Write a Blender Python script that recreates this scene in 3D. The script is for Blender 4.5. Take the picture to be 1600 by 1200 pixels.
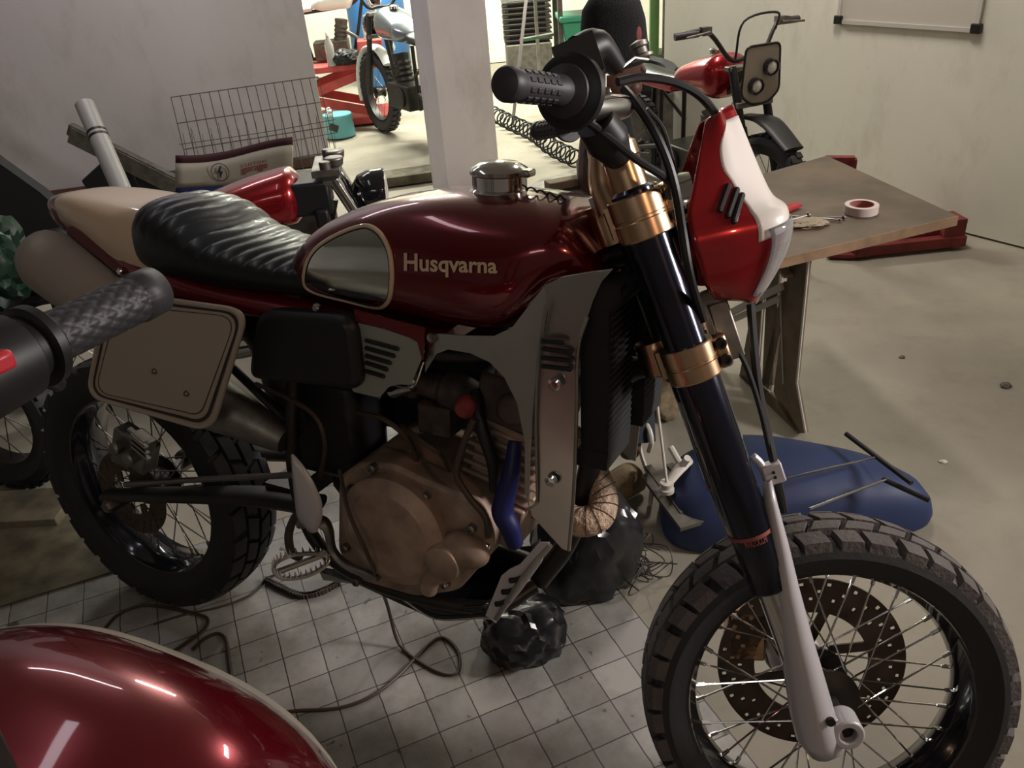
import bpy, bmesh, math, random
import numpy as np
from mathutils import Vector, Matrix, Quaternion
random.seed(7)
PI = math.pi
for o in list(bpy.data.objects): bpy.data.objects.remove(o)
SC = bpy.context.scene
COL = SC.collection

# ------------------------------------------------------------------ camera
CAM_H = 1.5; FOC = 1294.0; PITCH = 0.5218; ROLL = -0.0857
fw = np.array([0, math.cos(PITCH), -math.sin(PITCH)])
r0 = np.array([1.0, 0, 0]); u0 = np.cross(r0, fw)
cr_, sr_ = math.cos(ROLL), math.sin(ROLL)
rt = cr_*r0 + sr_*u0; up = cr_*u0 - sr_*r0
CP = np.array([0, 0, CAM_H])
cam = bpy.data.cameras.new('camera'); camo = bpy.data.objects.new('camera', cam); COL.objects.link(camo)
cam.sensor_width = 36; cam.lens = FOC/1600*36; cam.clip_start = 0.02
camo.matrix_world = Matrix(((rt[0], up[0], -fw[0], 0), (rt[1], up[1], -fw[1], 0), (rt[2], up[2], -fw[2], CAM_H), (0, 0, 0, 1)))
SC.camera = camo

# ------------------------------------------------------------------ world, lights, exposure
W = bpy.data.worlds.new('world'); SC.world = W; W.use_nodes = True
W.node_tree.nodes['Background'].inputs[0].default_value = (0.8, 0.85, 1, 1)
W.node_tree.nodes['Background'].inputs[1].default_value = 0.035
SC.view_settings.view_transform = 'Standard'; SC.view_settings.look = 'None'
SC.view_settings.gamma = 1; SC.view_settings.use_curve_mapping = False
SC.view_settings.exposure = 0.0

def area(name, loc, target, size, size_y, power, color):
    l = bpy.data.lights.new(name, 'AREA'); l.shape = 'RECTANGLE'; l.size = size; l.size_y = size_y
    l.energy = power; l.color = color
    o = bpy.data.objects.new(name, l); COL.objects.link(o); o.location = loc
    o.rotation_euler = (Vector(target)-Vector(loc)).to_track_quat('-Z', 'Y').to_euler()
    return o
area('back_room_lamp', (-0.6, 7.6, 2.85), (-0.6, 7.6, 0), 2.4, 0.5, 330, (1.0, 1.0, 0.84))
area('back_room_lamp', (1.9, 6.9, 2.85), (1.6, 6.9, 0), 0.4, 1.2, 120, (1.0, 1.0, 0.84))
area('tube_and_fill_lamp', (1.25, 3.75, 2.85), (1.3, 4.2, 0), 0.12, 1.2, 46, (1.0, 0.9, 0.82))
area('tube_and_fill_lamp', (-1.2, 1.9, 2.85), (-1.2, 1.9, 0), 0.12, 1.2, 2.0, (0.95, 0.93, 1.0))
area('tube_and_fill_lamp', (-1.7, 4.7, 2.85), (-2.0, 5.4, 0.3), 1.2, 0.12, 23, (0.98, 0.93, 0.97))  # unseen lamp, added to brighten the left wall
area('side_lamp', (3.15, 0.9, 1.9), (0.5, 1.5, 1.0), 0.5, 0.8, 21, (1.0, 0.93, 0.88)).data.spread = math.radians(75)
area('workshop_bulb', (1.5, -0.9, 2.3), (0.4, 1.6, 0.8), 0.16, 0.16, 7, (1.0, 0.62, 0.38))
area('front_fill_light', (-0.9, -1.3, 2.3), (-0.2, 1.6, 0.7), 1.2, 0.25, 4.5, (1.0, 0.95, 0.90))  # soft fill added behind the camera to lift the near sides

# ------------------------------------------------------------------ geometry of the place: rays of the lens met with planes of the place
def ray(px, py): return fw + (px-800)/FOC*rt - (py-600)/FOC*up
def wp(px, py, z=0.0):
    d = ray(px, py); return CP + d*((z-CAM_H)/d[2])
def ay(px, py, Y):
    d = ray(px, py); return CP + d*(Y/d[1])
def dp(px, py, dep): return CP + ray(px, py)*dep
# husqvarna bike frame
LAM = 0.14; RR = 0.335; PSI = -0.497
n0 = np.array([math.sin(PSI), -math.cos(PSI), 0]); z0 = np.array([0, 0, 1.0])
BX = np.array([math.cos(PSI), math.sin(PSI), 0]); BZ = math.cos(LAM)*z0 - math.sin(LAM)*n0
BY = -(math.cos(LAM)*n0 + math.sin(LAM)*z0)
BM = np.array([BX, BY, BZ]); BO = np.array([-.904, 1.709, RR*math.cos(LAM)]) - RR*BZ
def bp(px, py, yb):
    d = BM@ray(px, py); c = BM@(CP-BO); return c + d*((yb-c[1])/d[1])
RHO, DL = math.radians(23), math.radians(24)
SO = np.array([1.583, 0, .309])
_x0 = np.array([math.cos(RHO), 0, math.sin(RHO)]); _y0 = np.array([0, 1.0, 0])
SM = np.array([math.cos(DL)*_x0 + math.sin(DL)*_y0, -math.sin(DL)*_x0 + math.cos(DL)*_y0, [-math.sin(RHO), 0, math.cos(RHO)]])
def sp(px, py, ys):
    d = SM@(BM@ray(px, py)); c = SM@(BM@(CP-BO)-SO); return c + d*((ys-c[1])/d[1])
def s2b(p): return SO + np.array(p, float)@SM
def w2b(p): return BM@(np.array(p, float)-BO)

# ------------------------------------------------------------------ materials
def mat(name, col, rough=0.5, metal=0.0, coat=0.0, noise=0.0, nscale=20.0, bump=0.0, bscale=60.0, emit=None, trans=0.0, spec=0.5, col2=None):
    m = bpy.data.materials.new(name); m.use_nodes = True
    nt = m.node_tree; b = nt.nodes['Principled BSDF']
    b.inputs['Base Color'].default_value = (*col, 1); b.inputs['Roughness'].default_value = rough
    b.inputs['Metallic'].default_value = metal; b.inputs['Coat Weight'].default_value = coat
    b.inputs['Coat Roughness'].default_value = 0.04; b.inputs['Specular IOR Level'].default_value = spec
    if trans: b.inputs['Transmission Weight'].default_value = trans
    if emit: b.inputs['Emission Color'].default_value = (*emit[0], 1); b.inputs['Emission Strength'].default_value = emit[1]
    if noise or bump:
        tc = nt.nodes.new('ShaderNodeTexCoord')
    if noise:
        n = nt.nodes.new('ShaderNodeTexNoise'); n.inputs['Scale'].default_value = nscale; n.inputs['Detail'].default_value = 6
        nt.links.new(tc.outputs['Object'], n.inputs['Vector'])
        cr = nt.nodes.new('ShaderNodeValToRGB')
        c2 = col2 if col2 else tuple(c*(1-noise) for c in col)
        cr.color_ramp.elements[0].color = (*c2, 1); cr.color_ramp.elements[0].position = 0.35
        cr.color_ramp.elements[1].color = (*col, 1); cr.color_ramp.elements[1].position = 0.62
        nt.links.new(n.outputs['Fac'], cr.inputs['Fac']); nt.links.new(cr.outputs['Color'], b.inputs['Base Color'])
        mr = nt.nodes.new('ShaderNodeMapRange'); mr.inputs['To Min'].default_value = min(1, rough*1.35); mr.inputs['To Max'].default_value = rough*0.85
        nt.links.new(n.outputs['Fac'], mr.inputs['Value']); nt.links.new(mr.outputs['Result'], b.inputs['Roughness'])
    if bump:
        n2 = nt.nodes.new('ShaderNodeTexNoise'); n2.inputs['Scale'].default_value = bscale; n2.inputs['Detail'].default_value = 4
        nt.links.new(tc.outputs['Object'], n2.inputs['Vector'])
        bn = nt.nodes.new('ShaderNodeBump'); bn.inputs['Strength'].default_value = bump; bn.inputs['Distance'].default_value = 0.01
        nt.links.new(n2.outputs['Fac'], bn.inputs['Height']); nt.links.new(bn.outputs['Normal'], b.inputs['Normal'])
    return m
K = {}
K['red'] = mat('candy_red_paint', (0.15, 0.004, 0.011), 0.22, 0.55, 1.0)
K['redbright'] = mat('candy_red_paint_bright', (0.30, 0.006, 0.012), 0.25, 0.55, 1.0)
K['reddeep'] = mat('deep_maroon_paint', (0.16, 0.008, 0.018), 0.25, 0.4, 1.0)
K['cream'] = mat('cream_paint', (0.62, 0.47, 0.33), 0.32, 0, 0.6)
K['white'] = mat('white_paint', (0.78, 0.73, 0.70), 0.3, 0, 0.6)
K['platecream'] = mat('off_white_plastic', (0.36, 0.31, 0.255), 0.4, 0, 0.2)
K['brownstripe'] = mat('dark_brown_pinstripe', (0.03, 0.014, 0.01), 0.4)
K['black'] = mat('black_plastic', (0.012, 0.012, 0.014), 0.45, 0, 0, spec=0.4)
K['gloss'] = mat('gloss_black', (0.008, 0.008, 0.012), 0.14, 0, 0.8)
K['forkblack'] = mat('black_anodised_fork', (0.012, 0.013, 0.028), 0.2, 0.6, 0.6)
K['rubber'] = mat('tyre_rubber', (0.115, 0.10, 0.098), 0.75, 0, 0, noise=0.35, nscale=9, bump=0.25, bscale=120)
K['rubberside'] = mat('tyre_sidewall', (0.016, 0.016, 0.018), 0.62, 0, 0, bump=0.1, bscale=80)
K['grip'] = mat('grip_rubber', (0.035, 0.032, 0.04), 0.5)
K['leather'] = mat('black_leather', (0.010, 0.012, 0.015), 0.36, 0, 0.1, bump=0.04, bscale=160)
K['chrome'] = mat('chrome', (0.75, 0.74, 0.74), 0.12, 1)
K['alu'] = mat('brushed_aluminium', (0.48, 0.47, 0.44), 0.28, 1, noise=0.2, nscale=14)
K['aludark'] = mat('dull_aluminium', (0.30, 0.28, 0.26), 0.45, 1, noise=0.4, nscale=22)
K['shroudalu'] = mat('polished_sheet_aluminium', (0.55, 0.53, 0.50), 0.28, 1, noise=0.15, nscale=7)
K['ventalu'] = mat('satin_alu_panel', (0.36, 0.38, 0.33), 0.42, 0.5)
K['mirror'] = mat('mirror_polished_metal', (0.78, 0.82, 0.80), 0.12, 1)
K['bronze'] = mat('bronze_anodised', (0.62, 0.42, 0.27), 0.27, 1)
K['engine'] = mat('bronze_engine_paint', (0.40, 0.29, 0.225), 0.5, 0.35, noise=0.45, nscale=16, bump=0.08, bscale=60)
K['enginedk'] = mat('dirty_cast_alloy', (0.12, 0.09, 0.075), 0.6, 0.4, noise=0.5, nscale=30)
K['guard'] = mat('silver_white_guard', (0.52, 0.50, 0.53), 0.38, 0.15, 0.2)
K['steel'] = mat('dull_steel', (0.2, 0.19, 0.18), 0.4, 1)
K['darksteel'] = mat('dark_steel', (0.05, 0.046, 0.044), 0.45, 0.8)
K['disc'] = mat('brown_disc_steel', (0.13, 0.10, 0.085), 0.35, 0.9, noise=0.3)
K['wrap'] = mat('exhaust_wrap', (0.62, 0.45, 0.33), 0.9, 0, 0, noise=0.45, nscale=90, bump=0.6, bscale=180)
K['blue'] = mat('blue_rubber_hose', (0.004, 0.006, 0.075), 0.5)
K['navy'] = mat('blue_plastic', (0.018, 0.034, 0.11), 0.55, 0, 0.0, noise=0.2, nscale=6)
K['redplastic'] = mat('red_plastic', (0.55, 0.03, 0.05), 0.4)
K['redsteel'] = mat('red_painted_steel', (0.55, 0.07, 0.06), 0.5, 0, noise=0.3, nscale=9)
K['redrust'] = mat('dull_red_steel', (0.22, 0.03, 0.03), 0.6, 0, noise=0.4, nscale=12)
K['cloth'] = mat('grey_cloth_cover', (0.30, 0.26, 0.225), 0.8, 0, bump=0.3, bscale=25)
K['bag'] = mat('black_bin_bag', (0.008, 0.008, 0.010), 0.3, 0, 0.1)
K['wood'] = mat('worn_workbench_wood', (0.13, 0.09, 0.055), 0.45, noise=0.45, nscale=5)
K['woodedge'] = mat('raw_plywood_edge', (0.26, 0.16, 0.09), 0.6, noise=0.4, nscale=12)
K['oldwood'] = mat('oily_wood', (0.13, 0.11, 0.07), 0.8, noise=0.5, nscale=14)
K['castiron'] = mat('cream_painted_cast_iron', (0.22, 0.17, 0.11), 0.55, 0.0, noise=0.35, nscale=16)
K['castwhite'] = mat('white_painted_iron', (0.55, 0.53, 0.48), 0.5)
K['green'] = mat('green_paint', (0.07, 0.16, 0.04), 0.5)
K['bin'] = mat('green_plastic', (0.05, 0.30, 0.18), 0.4)
K['cyan'] = mat('turquoise_plastic', (0.12, 0.38, 0.42), 0.45)
K['bluebox'] = mat('blue_drum', (0.03, 0.13, 0.33), 0.5)
K['skin'] = mat('brown_skin', (0.10, 0.045, 0.03), 0.5)
K['denim'] = mat('navy_trousers', (0.012, 0.015, 0.026), 0.85)
K['jacket'] = mat('black_cotton', (0.012, 0.012, 0.013), 0.9)
K['knit'] = mat('black_knit', (0.012, 0.013, 0.015), 0.95, bump=0.7, bscale=220)
K['canvas'] = mat('tan_canvas', (0.26, 0.20, 0.12), 0.9, noise=0.4, nscale=30, bump=0.3, bscale=90)
K['pvc'] = mat('grey_pvc', (0.32, 0.31, 0.30), 0.45)
K['wire'] = mat('grey_wire', (0.07, 0.06, 0.06), 0.5, 0.5)
K['pouch'] = mat('pouch_cream_fabric', (0.40, 0.37, 0.31), 0.7)
K['maroon'] = mat('maroon_fabric', (0.06, 0.018, 0.024), 0.8)
K['bluefab'] = mat('blue_fabric', (0.02, 0.03, 0.13), 0.8)
K['ink'] = mat('dark_ink', (0.03, 0.025, 0.03), 0.7)
K['redink'] = mat('red_ink', (0.25, 0.06, 0.05), 0.7)
K['tape'] = mat('white_tape', (0.62, 0.52, 0.50), 0.5)
K['tapein'] = mat('tape_core', (0.34, 0.12, 0.10), 0.5)
K['clearpl'] = mat('translucent_plastic', (0.75, 0.76, 0.74), 0.15, trans=0.6)
K['lens'] = mat('clear_lens', (0.85, 0.85, 0.88), 0.05, trans=0.85)
K['silverpaint'] = mat('silver_blue_paint', (0.22, 0.25, 0.27), 0.3, 0.5, 0.7)
K['whiteb'] = mat('white_bodywork', (0.8, 0.8, 0.76), 0.35, 0, 0.5)
K['iron'] = mat('grey_iron', (0.14, 0.13, 0.11), 0.6, 0.4, noise=0.4, nscale=20)
K['board'] = mat('whiteboard', (0.60, 0.57, 0.50), 0.3)
K['rag'] = mat('ragged_cloth', (0.34, 0.28, 0.20), 0.9, bump=0.5, bscale=60)
K['dkgreen'] = mat('dark_green_sheet', (0.006, 0.028, 0.015), 0.5, bump=0.4, bscale=14)
K['lamplens'] = mat('lamp_lens', (0.8, 0.8, 0.75), 0.1, 0.3, 0.5)
K['brownrub'] = mat('brown_rubber_hose', (0.05, 0.032, 0.022), 0.5)
K['redrag'] = mat('red_cloth', (0.42, 0.03, 0.03), 0.8, bump=0.6, bscale=60)

# ------------------------------------------------------------------ mesh builder
def V(p): return Vector((float(p[0]), float(p[1]), float(p[2])))
def catmull(pts, n=6, closed=False):
    P = [np.array(p, float) for p in pts]
    if len(P) < 3: return P
    out = []; m = len(P); rng = m if closed else m-1
    for i in range(rng):
        p1 = P[i]; p2 = P[(i+1) % m]
        p0_ = P[(i-1) % m] if (closed or i > 0) else 2*p1-p2
        p3 = P[(i+2) % m] if (closed or i < m-2) else 2*p2-p1
        for k in range(n):
            t = k/n
            out.append(0.5*((2*p1)+(-p0_+p2)*t+(2*p0_-5*p1+4*p2-p3)*t*t+(-p0_+3*p1-3*p2+p3)*t**3))
    if not closed: out.append(P[-1])
    return out
def rnd(pts, r, n=5):
    """round the corners of a closed polygon (any dimension)"""
    P = [np.array(p, float) for p in pts]; out = []; m = len(P)
    for i in range(m):
        a, b, c = P[i-1], P[i], P[(i+1) % m]
        rr = r[i] if isinstance(r, (list, tuple)) else r
        la = np.linalg.norm(a-b); lc = np.linalg.norm(c-b); q = min(rr, la*.48, lc*.48)
        s = b+(a-b)/la*q; e = b+(c-b)/lc*q
        for k in range(n+1):
            t = k/n; out.append((1-t)**2*s+2*t*(1-t)*b+t*t*e)
    return out
class B:
    def __init__(self, T=None): self.bm = bmesh.new(); self.T = T; self.mi = 0
    def v(self, p): return self.bm.verts.new(V(p))
    def f(self, vs):
        try: f = self.bm.faces.new(vs); f.material_index = self.mi; return f
        except ValueError: return None
    def ring_loft(self, rings, closed=True, caps=True, loop=False):
        R = [[self.v(p) for p in r] for r in rings]; n = len(R[0])
        for i in range(len(R)-(0 if loop else 1)):
            a, b = R[i], R[(i+1) % len(R)]
            for j in range(n if closed else n-1):
                self.f([a[j], a[(j+1) % n], b[(j+1) % n], b[j]])
        if caps and closed and not loop: self.f(R[0][::-1]); self.f(R[-1])
        return R
    def box(self, c, s, rot=None, ax=None):
        c = np.array(c, float)
        if ax is not None: A = np.array(ax, float)
        elif rot is not None:
            m = Matrix.Rotation(rot[2], 3, 'Z')@Matrix.Rotation(rot[1], 3, 'Y')@Matrix.Rotation(rot[0], 3, 'X'); A = np.array(m).T
        else: A = np.eye(3)
        vs = [self.v(c+A[0]*s[0]/2*i+A[1]*s[1]/2*j+A[2]*s[2]/2*k) for i in (-1, 1) for j in (-1, 1) for k in (-1, 1)]
        for q in ((0, 1, 3, 2), (4, 6, 7, 5), (0, 4, 5, 1), (2, 3, 7, 6), (0, 2, 6, 4), (1, 5, 7, 3)): self.f([vs[i] for i in q])
    def bar(self, a, b, w, h, upv=(0, 0, 1)):
        a = np.array(a, float); b = np.array(b, float); d = b-a; L = np.linalg.norm(d); d = d/L
        s = np.cross(upv, d); s /= np.linalg.norm(s); u = np.cross(d, s)
        self.box((a+b)/2, (L, w, h), ax=(d, s, u))
    def frame_of(self, d):
        d = np.array(d, float); d /= np.linalg.norm(d)
        a = np.array([0, 0, 1.0]) if abs(d[2]) < .9 else np.array([1.0, 0, 0])
        s = np.cross(d, a); s /= np.linalg.norm(s); return s, np.cross(d, s), d
    def cyl(self, p0, p1, r0, r1=None, seg=20, caps=True):
        if r1 is None: r1 = r0
        p0 = np.array(p0, float); p1 = np.array(p1, float); s, t, d = self.frame_of(p1-p0)
        rr = []
        for p, r in ((p0, r0), (p1, r1)):
            rr.append([p+r*(math.cos(a)*s+math.sin(a)*t) for a in [2*PI*k/seg for k in range(seg)]])
        self.ring_loft(rr, caps=caps)
    def lathe(self, o, axis, prof, seg=32, caps=True, a0=0, a1=2*PI):
        o = np.array(o, float); s, t, d = self.frame_of(axis); rr = []
        full = abs(a1-a0-2*PI) < 1e-6
        for h, r in prof:
            rr.append([o+d*h+r*(math.cos(a)*s+math.sin(a)*t) for a in [a0+(a1-a0)*k/(seg if full else seg-1) for k in range(seg)]])
        self.ring_loft(rr, closed=full, caps=caps)
    def ringlathe(self, o, axis, prof, seg=48):
        """closed profile revolved (a ring with a hole)"""
        o = np.array(o, float); s, t, d = self.frame_of(axis); rings = []
        for k in range(seg):
            a = 2*PI*k/seg; e = math.cos(a)*s+math.sin(a)*t
            rings.append([o+d*h+r*e for h, r in prof])
        self.ring_loft(rings, closed=True, caps=False, loop=True)
    def tube(self, pts, r, seg=10, n=6, smooth=True, closed=False, caps=True, flat=1.0):
        P = catmull(pts, n, closed) if smooth else [np.array(p, float) for p in pts]
        m = len(P)
        if hasattr(r, '__len__'):
            xs = np.linspace(0, len(r)-1, m); rad = np.interp(xs, range(len(r)), r)
        else: rad = [r]*m
        T = []
        for i in range(m):
            a = P[(i-1) % m] if (closed or i > 0) else P[i]; b = P[(i+1) % m] if (closed or i < m-1) else P[i]
            d = b-a; T.append(d/(np.linalg.norm(d)+1e-12))
        s, t, _ = self.frame_of(T[0]); rings = []
        for i in range(m):
            s = s-T[i]*np.dot(s, T[i]); s /= np.linalg.norm(s); t = np.cross(T[i], s)
            rings.append([P[i]+rad[i]*(math.cos(a)*s+flat*math.sin(a)*t) for a in [2*PI*k/seg for k in range(seg)]])
        self.ring_loft(rings, caps=caps and not closed, loop=closed)
    def plate(self, pts, th):
        """closed planar-ish polygon extruded by vector th"""
        P = [np.array(p, float) for p in pts]; th = np.array(th, float)
        a = [self.v(p) for p in P]; b = [self.v(p+th) for p in P]; n = len(P)
        self.f(a[::-1]); self.f(b)
        for i in range(n): self.f([a[i], a[(i+1) % n], b[(i+1) % n], b[i]])
    def dome(self, pts, ctr, hfun, rings=5):
        """star-shaped outline filled by shrinking rings, each point moved by hfun(p, s)"""
        c = np.array(ctr, float); R = []
        for k in range(rings, 0, -1):
            s = k/rings; R.append([self.v(hfun(c+(np.array(p)-c)*s, s)) for p in pts])
        n = len(pts)
        for i in range(len(R)-1):
            for j in range(n): self.f([R[i][j], R[i][(j+1) % n], R[i+1][(j+1) % n], R[i+1][j]])
        cv = self.v(hfun(c, 0))
        for j in range(n): self.f([R[-1][j], R[-1][(j+1) % n], cv])
    def sphere(self, c, r, seg=20, rings=12, A=None):
        c = np.array(c, float); r = np.array(r if hasattr(r, '__len__') else (r, r, r), float)
        A = np.eye(3) if A is None else np.array(A, float); RR_ = []
        for i in range(1, rings):
            th = PI*i/rings
            RR_.append([c+(r*np.array([math.sin(th)*math.cos(a), math.sin(th)*math.sin(a), math.cos(th)]))@A for a in [2*PI*k/seg for k in range(seg)]])
        R = self.ring_loft(RR_, caps=False)
        t = self.v(c+(r*np.array([0, 0, 1]))@A); b = self.v(c-(r*np.array([0, 0, 1]))@A)
        for j in range(seg): self.f([R[0][j], R[0][(j+1) % seg], t]); self.f([R[-1][(j+1) % seg], R[-1][j], b])
    def done(self, name, m, parent=None, smooth=True, bevel=0.0, sub=0, solid=0.0, angle=40):
        if self.T:
            for v in self.bm.verts: v.co = V(self.T(np.array(v.co)))
        bmesh.ops.recalc_face_normals(self.bm, faces=self.bm.faces)
        me = bpy.data.meshes.new(name); self.bm.to_mesh(me); self.bm.free()
        for q in (m if isinstance(m, (list, tuple)) else [m]): me.materials.append(K[q] if isinstance(q, str) else q)
        if smooth:
            for p in me.polygons: p.use_smooth = True
            try: me.set_sharp_from_angle(angle=math.radians(angle))
            except Exception: pass
        o = bpy.data.objects.new(name, me); COL.objects.link(o)
        if parent: o.parent = parent
        if solid: q = o.modifiers.new('solidify', 'SOLIDIFY'); q.thickness = solid; q.offset = 0
        if bevel: q = o.modifiers.new('bevel', 'BEVEL'); q.width = bevel; q.segments = 2; q.limit_method = 'ANGLE'; q.angle_limit = math.radians(35)
        if sub: q = o.modifiers.new('subdivision', 'SUBSURF'); q.levels = sub; q.render_levels = sub
        return o
def thing(name, label, cat, loc=(0, 0, 0), A=None, group=None):
    o = bpy.data.objects.new(name, None); COL.objects.link(o); o.empty_display_size = 0.1
    if A is None: o.location = V(loc)
    else:
        A = np.array(A)
        o.matrix_world = Matrix(((A[0][0], A[1][0], A[2][0], loc[0]), (A[0][1], A[1][1], A[2][1], loc[1]), (A[0][2], A[1][2], A[2][2], loc[2]), (0, 0, 0, 1)))
    o['label'] = label; o['category'] = cat
    if group: o['group'] = group
    return o
def tag(o, label, cat, group=None, kind=None):
    o['label'] = label; o['category'] = cat
    if group: o['group'] = group
    if kind: o['kind'] = kind
    return o
def struct(o): o['kind'] = 'structure'; return o
def text_mesh(body, size, offset=0.0, spacing=1.0):
    cu = bpy.data.curves.new('lettering', 'FONT'); cu.body = body; cu.size = size; cu.offset = offset; cu.space_character = spacing
    cu.align_x = 'LEFT'; cu.resolution_u = 4
    t = bpy.data.objects.new('lettering', cu); COL.objects.link(t)
    bpy.context.view_layer.update()
    me = bpy.data.meshes.new_from_object(t.evaluated_get(bpy.context.evaluated_depsgraph_get()))
    bpy.data.objects.remove(t); bpy.data.curves.remove(cu)
    return me
def text_on(body, fn, m, parent, name='lettering', width=None, offset=0.0, label=None, height=None):
    """fn maps unit text coordinates (0..1, 0..1) to a point"""
    me = text_mesh(body, 1.0, offset)
    xs = [v.co.x for v in me.vertices]; ys = [v.co.y for v in me.vertices]
    x0, x1, y0, y1 = min(xs), max(xs), min(ys), max(ys)
    bm = bmesh.new(); bm.from_mesh(me)
    for v in bm.verts: v.co = V(fn((v.co.x-x0)/(x1-x0), (v.co.y-y0)/(y1-y0)))
    bm.to_mesh(me); bm.free()
    me.materials.clear(); me.materials.append(K[m])
    o = bpy.data.objects.new(name, me); COL.objects.link(o); o.parent = parent
    if label: o['label'] = label
    return o
# ================================================================== THE SETTING
CW = np.array([-.52, .854, 0]); CWn = np.array([-.854, -.52, 0])          # right wall: direction and its inward normal
RW0 = np.array([2.35, 3.45, 0])
def wall_mat(name, c1, c2, sc=0.9):
    m = mat(name, c1, 0.75, noise=0.1, nscale=sc, bump=0.05, bscale=30, col2=c2)
    nt = m.node_tree; b = nt.nodes['Principled BSDF']
    src = b.inputs['Base Color'].links[0].from_socket
    tc = nt.nodes.new('ShaderNodeTexCoord'); mp = nt.nodes.new('ShaderNodeMapping'); mp.inputs['Scale'].default_value = (1.4, 1.4, .7)
    n = nt.nodes.new('ShaderNodeTexNoise'); n.inputs['Scale'].default_value = 3.5; n.inputs['Detail'].default_value = 8; n.inputs['Roughness'].default_value = .7
    cr = nt.nodes.new('ShaderNodeValToRGB'); cr.color_ramp.elements[0].position = .30; cr.color_ramp.elements[1].position = .5
    cr.color_ramp.elements[0].color = (.86, .85, .82, 1); cr.color_ramp.elements[1].color = (1, 1, 1, 1)
    mx = nt.nodes.new('ShaderNodeMix'); mx.data_type = 'RGBA'; mx.blend_type = 'MULTIPLY'; mx.inputs[0].default_value = 1
    nt.links.new(tc.outputs['Object'], mp.inputs[0]); nt.links.new(mp.outputs[0], n.inputs['Vector']); nt.links.new(n.outputs['Fac'], cr.inputs[0])
    nt.links.new(src, mx.inputs[6]); nt.links.new(cr.outputs[0], mx.inputs[7]); nt.links.new(mx.outputs[2], b.inputs['Base Color'])
    return m
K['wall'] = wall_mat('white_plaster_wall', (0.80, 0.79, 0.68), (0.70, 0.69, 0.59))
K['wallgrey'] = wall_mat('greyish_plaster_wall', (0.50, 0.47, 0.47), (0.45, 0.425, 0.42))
K['ceiling'] = mat('ceiling_paint', (0.4, 0.39, 0.38), 0.9, noise=0.1, nscale=2)
K['concrete'] = wall_mat('stained_concrete_floor', (0.36, 0.33, 0.265), (0.27, 0.245, 0.20), 1.6)
K['skirt'] = mat('brown_skirting', (0.12, 0.06, 0.04), 0.6, noise=.3)

def tile_material():
    m = bpy.data.materials.new('cracked_white_floor_tiles'); m.use_nodes = True; nt = m.node_tree; b = nt.nodes['Principled BSDF']
    tc = nt.nodes.new('ShaderNodeTexCoord')
    br = nt.nodes.new('ShaderNodeTexBrick'); br.offset = 0; br.squash = 1
    s = 1.5/16.687
    br.inputs['Scale'].default_value = 1; br.inputs['Brick Width'].default_value = s; br.inputs['Row Height'].default_value = s
    br.inputs['Mortar Size'].default_value = .0016; br.inputs['Mortar Smooth'].default_value = .3
    br.inputs['Color1'].default_value = (.40, .385, .36, 1); br.inputs['Color2'].default_value = (.27, .258, .24, 1); br.inputs['Mortar'].default_value = (.06, .045, .04, 1)
    ns = nt.nodes.new('ShaderNodeTexNoise'); ns.inputs['Scale'].default_value = 4; ns.inputs['Detail'].default_value = 8; ns.inputs['Roughness'].default_value = .65
    cr = nt.nodes.new('ShaderNodeValToRGB'); cr.color_ramp.elements[0].position = .32; cr.color_ramp.elements[0].color = (.38, .36, .33, 1); cr.color_ramp.elements[1].position = .6
    sp_ = nt.nodes.new('ShaderNodeTexNoise'); sp_.inputs['Scale'].default_value = 26; sp_.inputs['Detail'].default_value = 3
    c2 = nt.nodes.new('ShaderNodeValToRGB'); c2.color_ramp.elements[0].position = .27; c2.color_ramp.elements[0].color = (.25, .22, .2, 1); c2.color_ramp.elements[1].position = .33
    nz = nt.nodes.new('ShaderNodeTexNoise'); nz.inputs['Scale'].default_value = 30
    ad = nt.nodes.new('ShaderNodeVectorMath'); ad.operation = 'MULTIPLY_ADD'; ad.inputs[1].default_value = (.0035,)*3
    L = nt.links.new
    L(tc.outputs['Object'], nz.inputs['Vector']); L(nz.outputs['Color'], ad.inputs[0]); L(tc.outputs['Object'], ad.inputs[2]); L(ad.outputs[0], br.inputs['Vector'])
    L(tc.outputs['Object'], ns.inputs['Vector']); L(ns.outputs['Fac'], cr.inputs[0]); L(tc.outputs['Object'], sp_.inputs['Vector']); L(sp_.outputs['Fac'], c2.inputs[0])
    m1 = nt.nodes.new('ShaderNodeMix'); m1.data_type = 'RGBA'; m1.blend_type = 'MULTIPLY'; m1.inputs[0].default_value = 1
    m2 = nt.nodes.new('ShaderNodeMix'); m2.data_type = 'RGBA'; m2.blend_type = 'MULTIPLY'; m2.inputs[0].default_value = 1
    L(br.outputs['Color'], m1.inputs[6]); L(cr.outputs[0], m1.inputs[7]); L(m1.outputs[2], m2.inputs[6]); L(c2.outputs[0], m2.inputs[7]); L(m2.outputs[2], b.inputs['Base Color'])
    b.inputs['Roughness'].default_value = .42
    bn = nt.nodes.new('ShaderNodeBump'); bn.inputs['Strength'].default_value = .5; bn.inputs['Distance'].default_value = .002; bn.invert = True
    L(br.outputs['Fac'], bn.inputs['Height']); L(bn.outputs[0], b.inputs['Normal'])
    return m
K['tiles'] = tile_material()
b = B(); b.box((0, 4.5, -.06), (12, 15, .1)); struct(b.done('floor', 'concrete', smooth=False))
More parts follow.
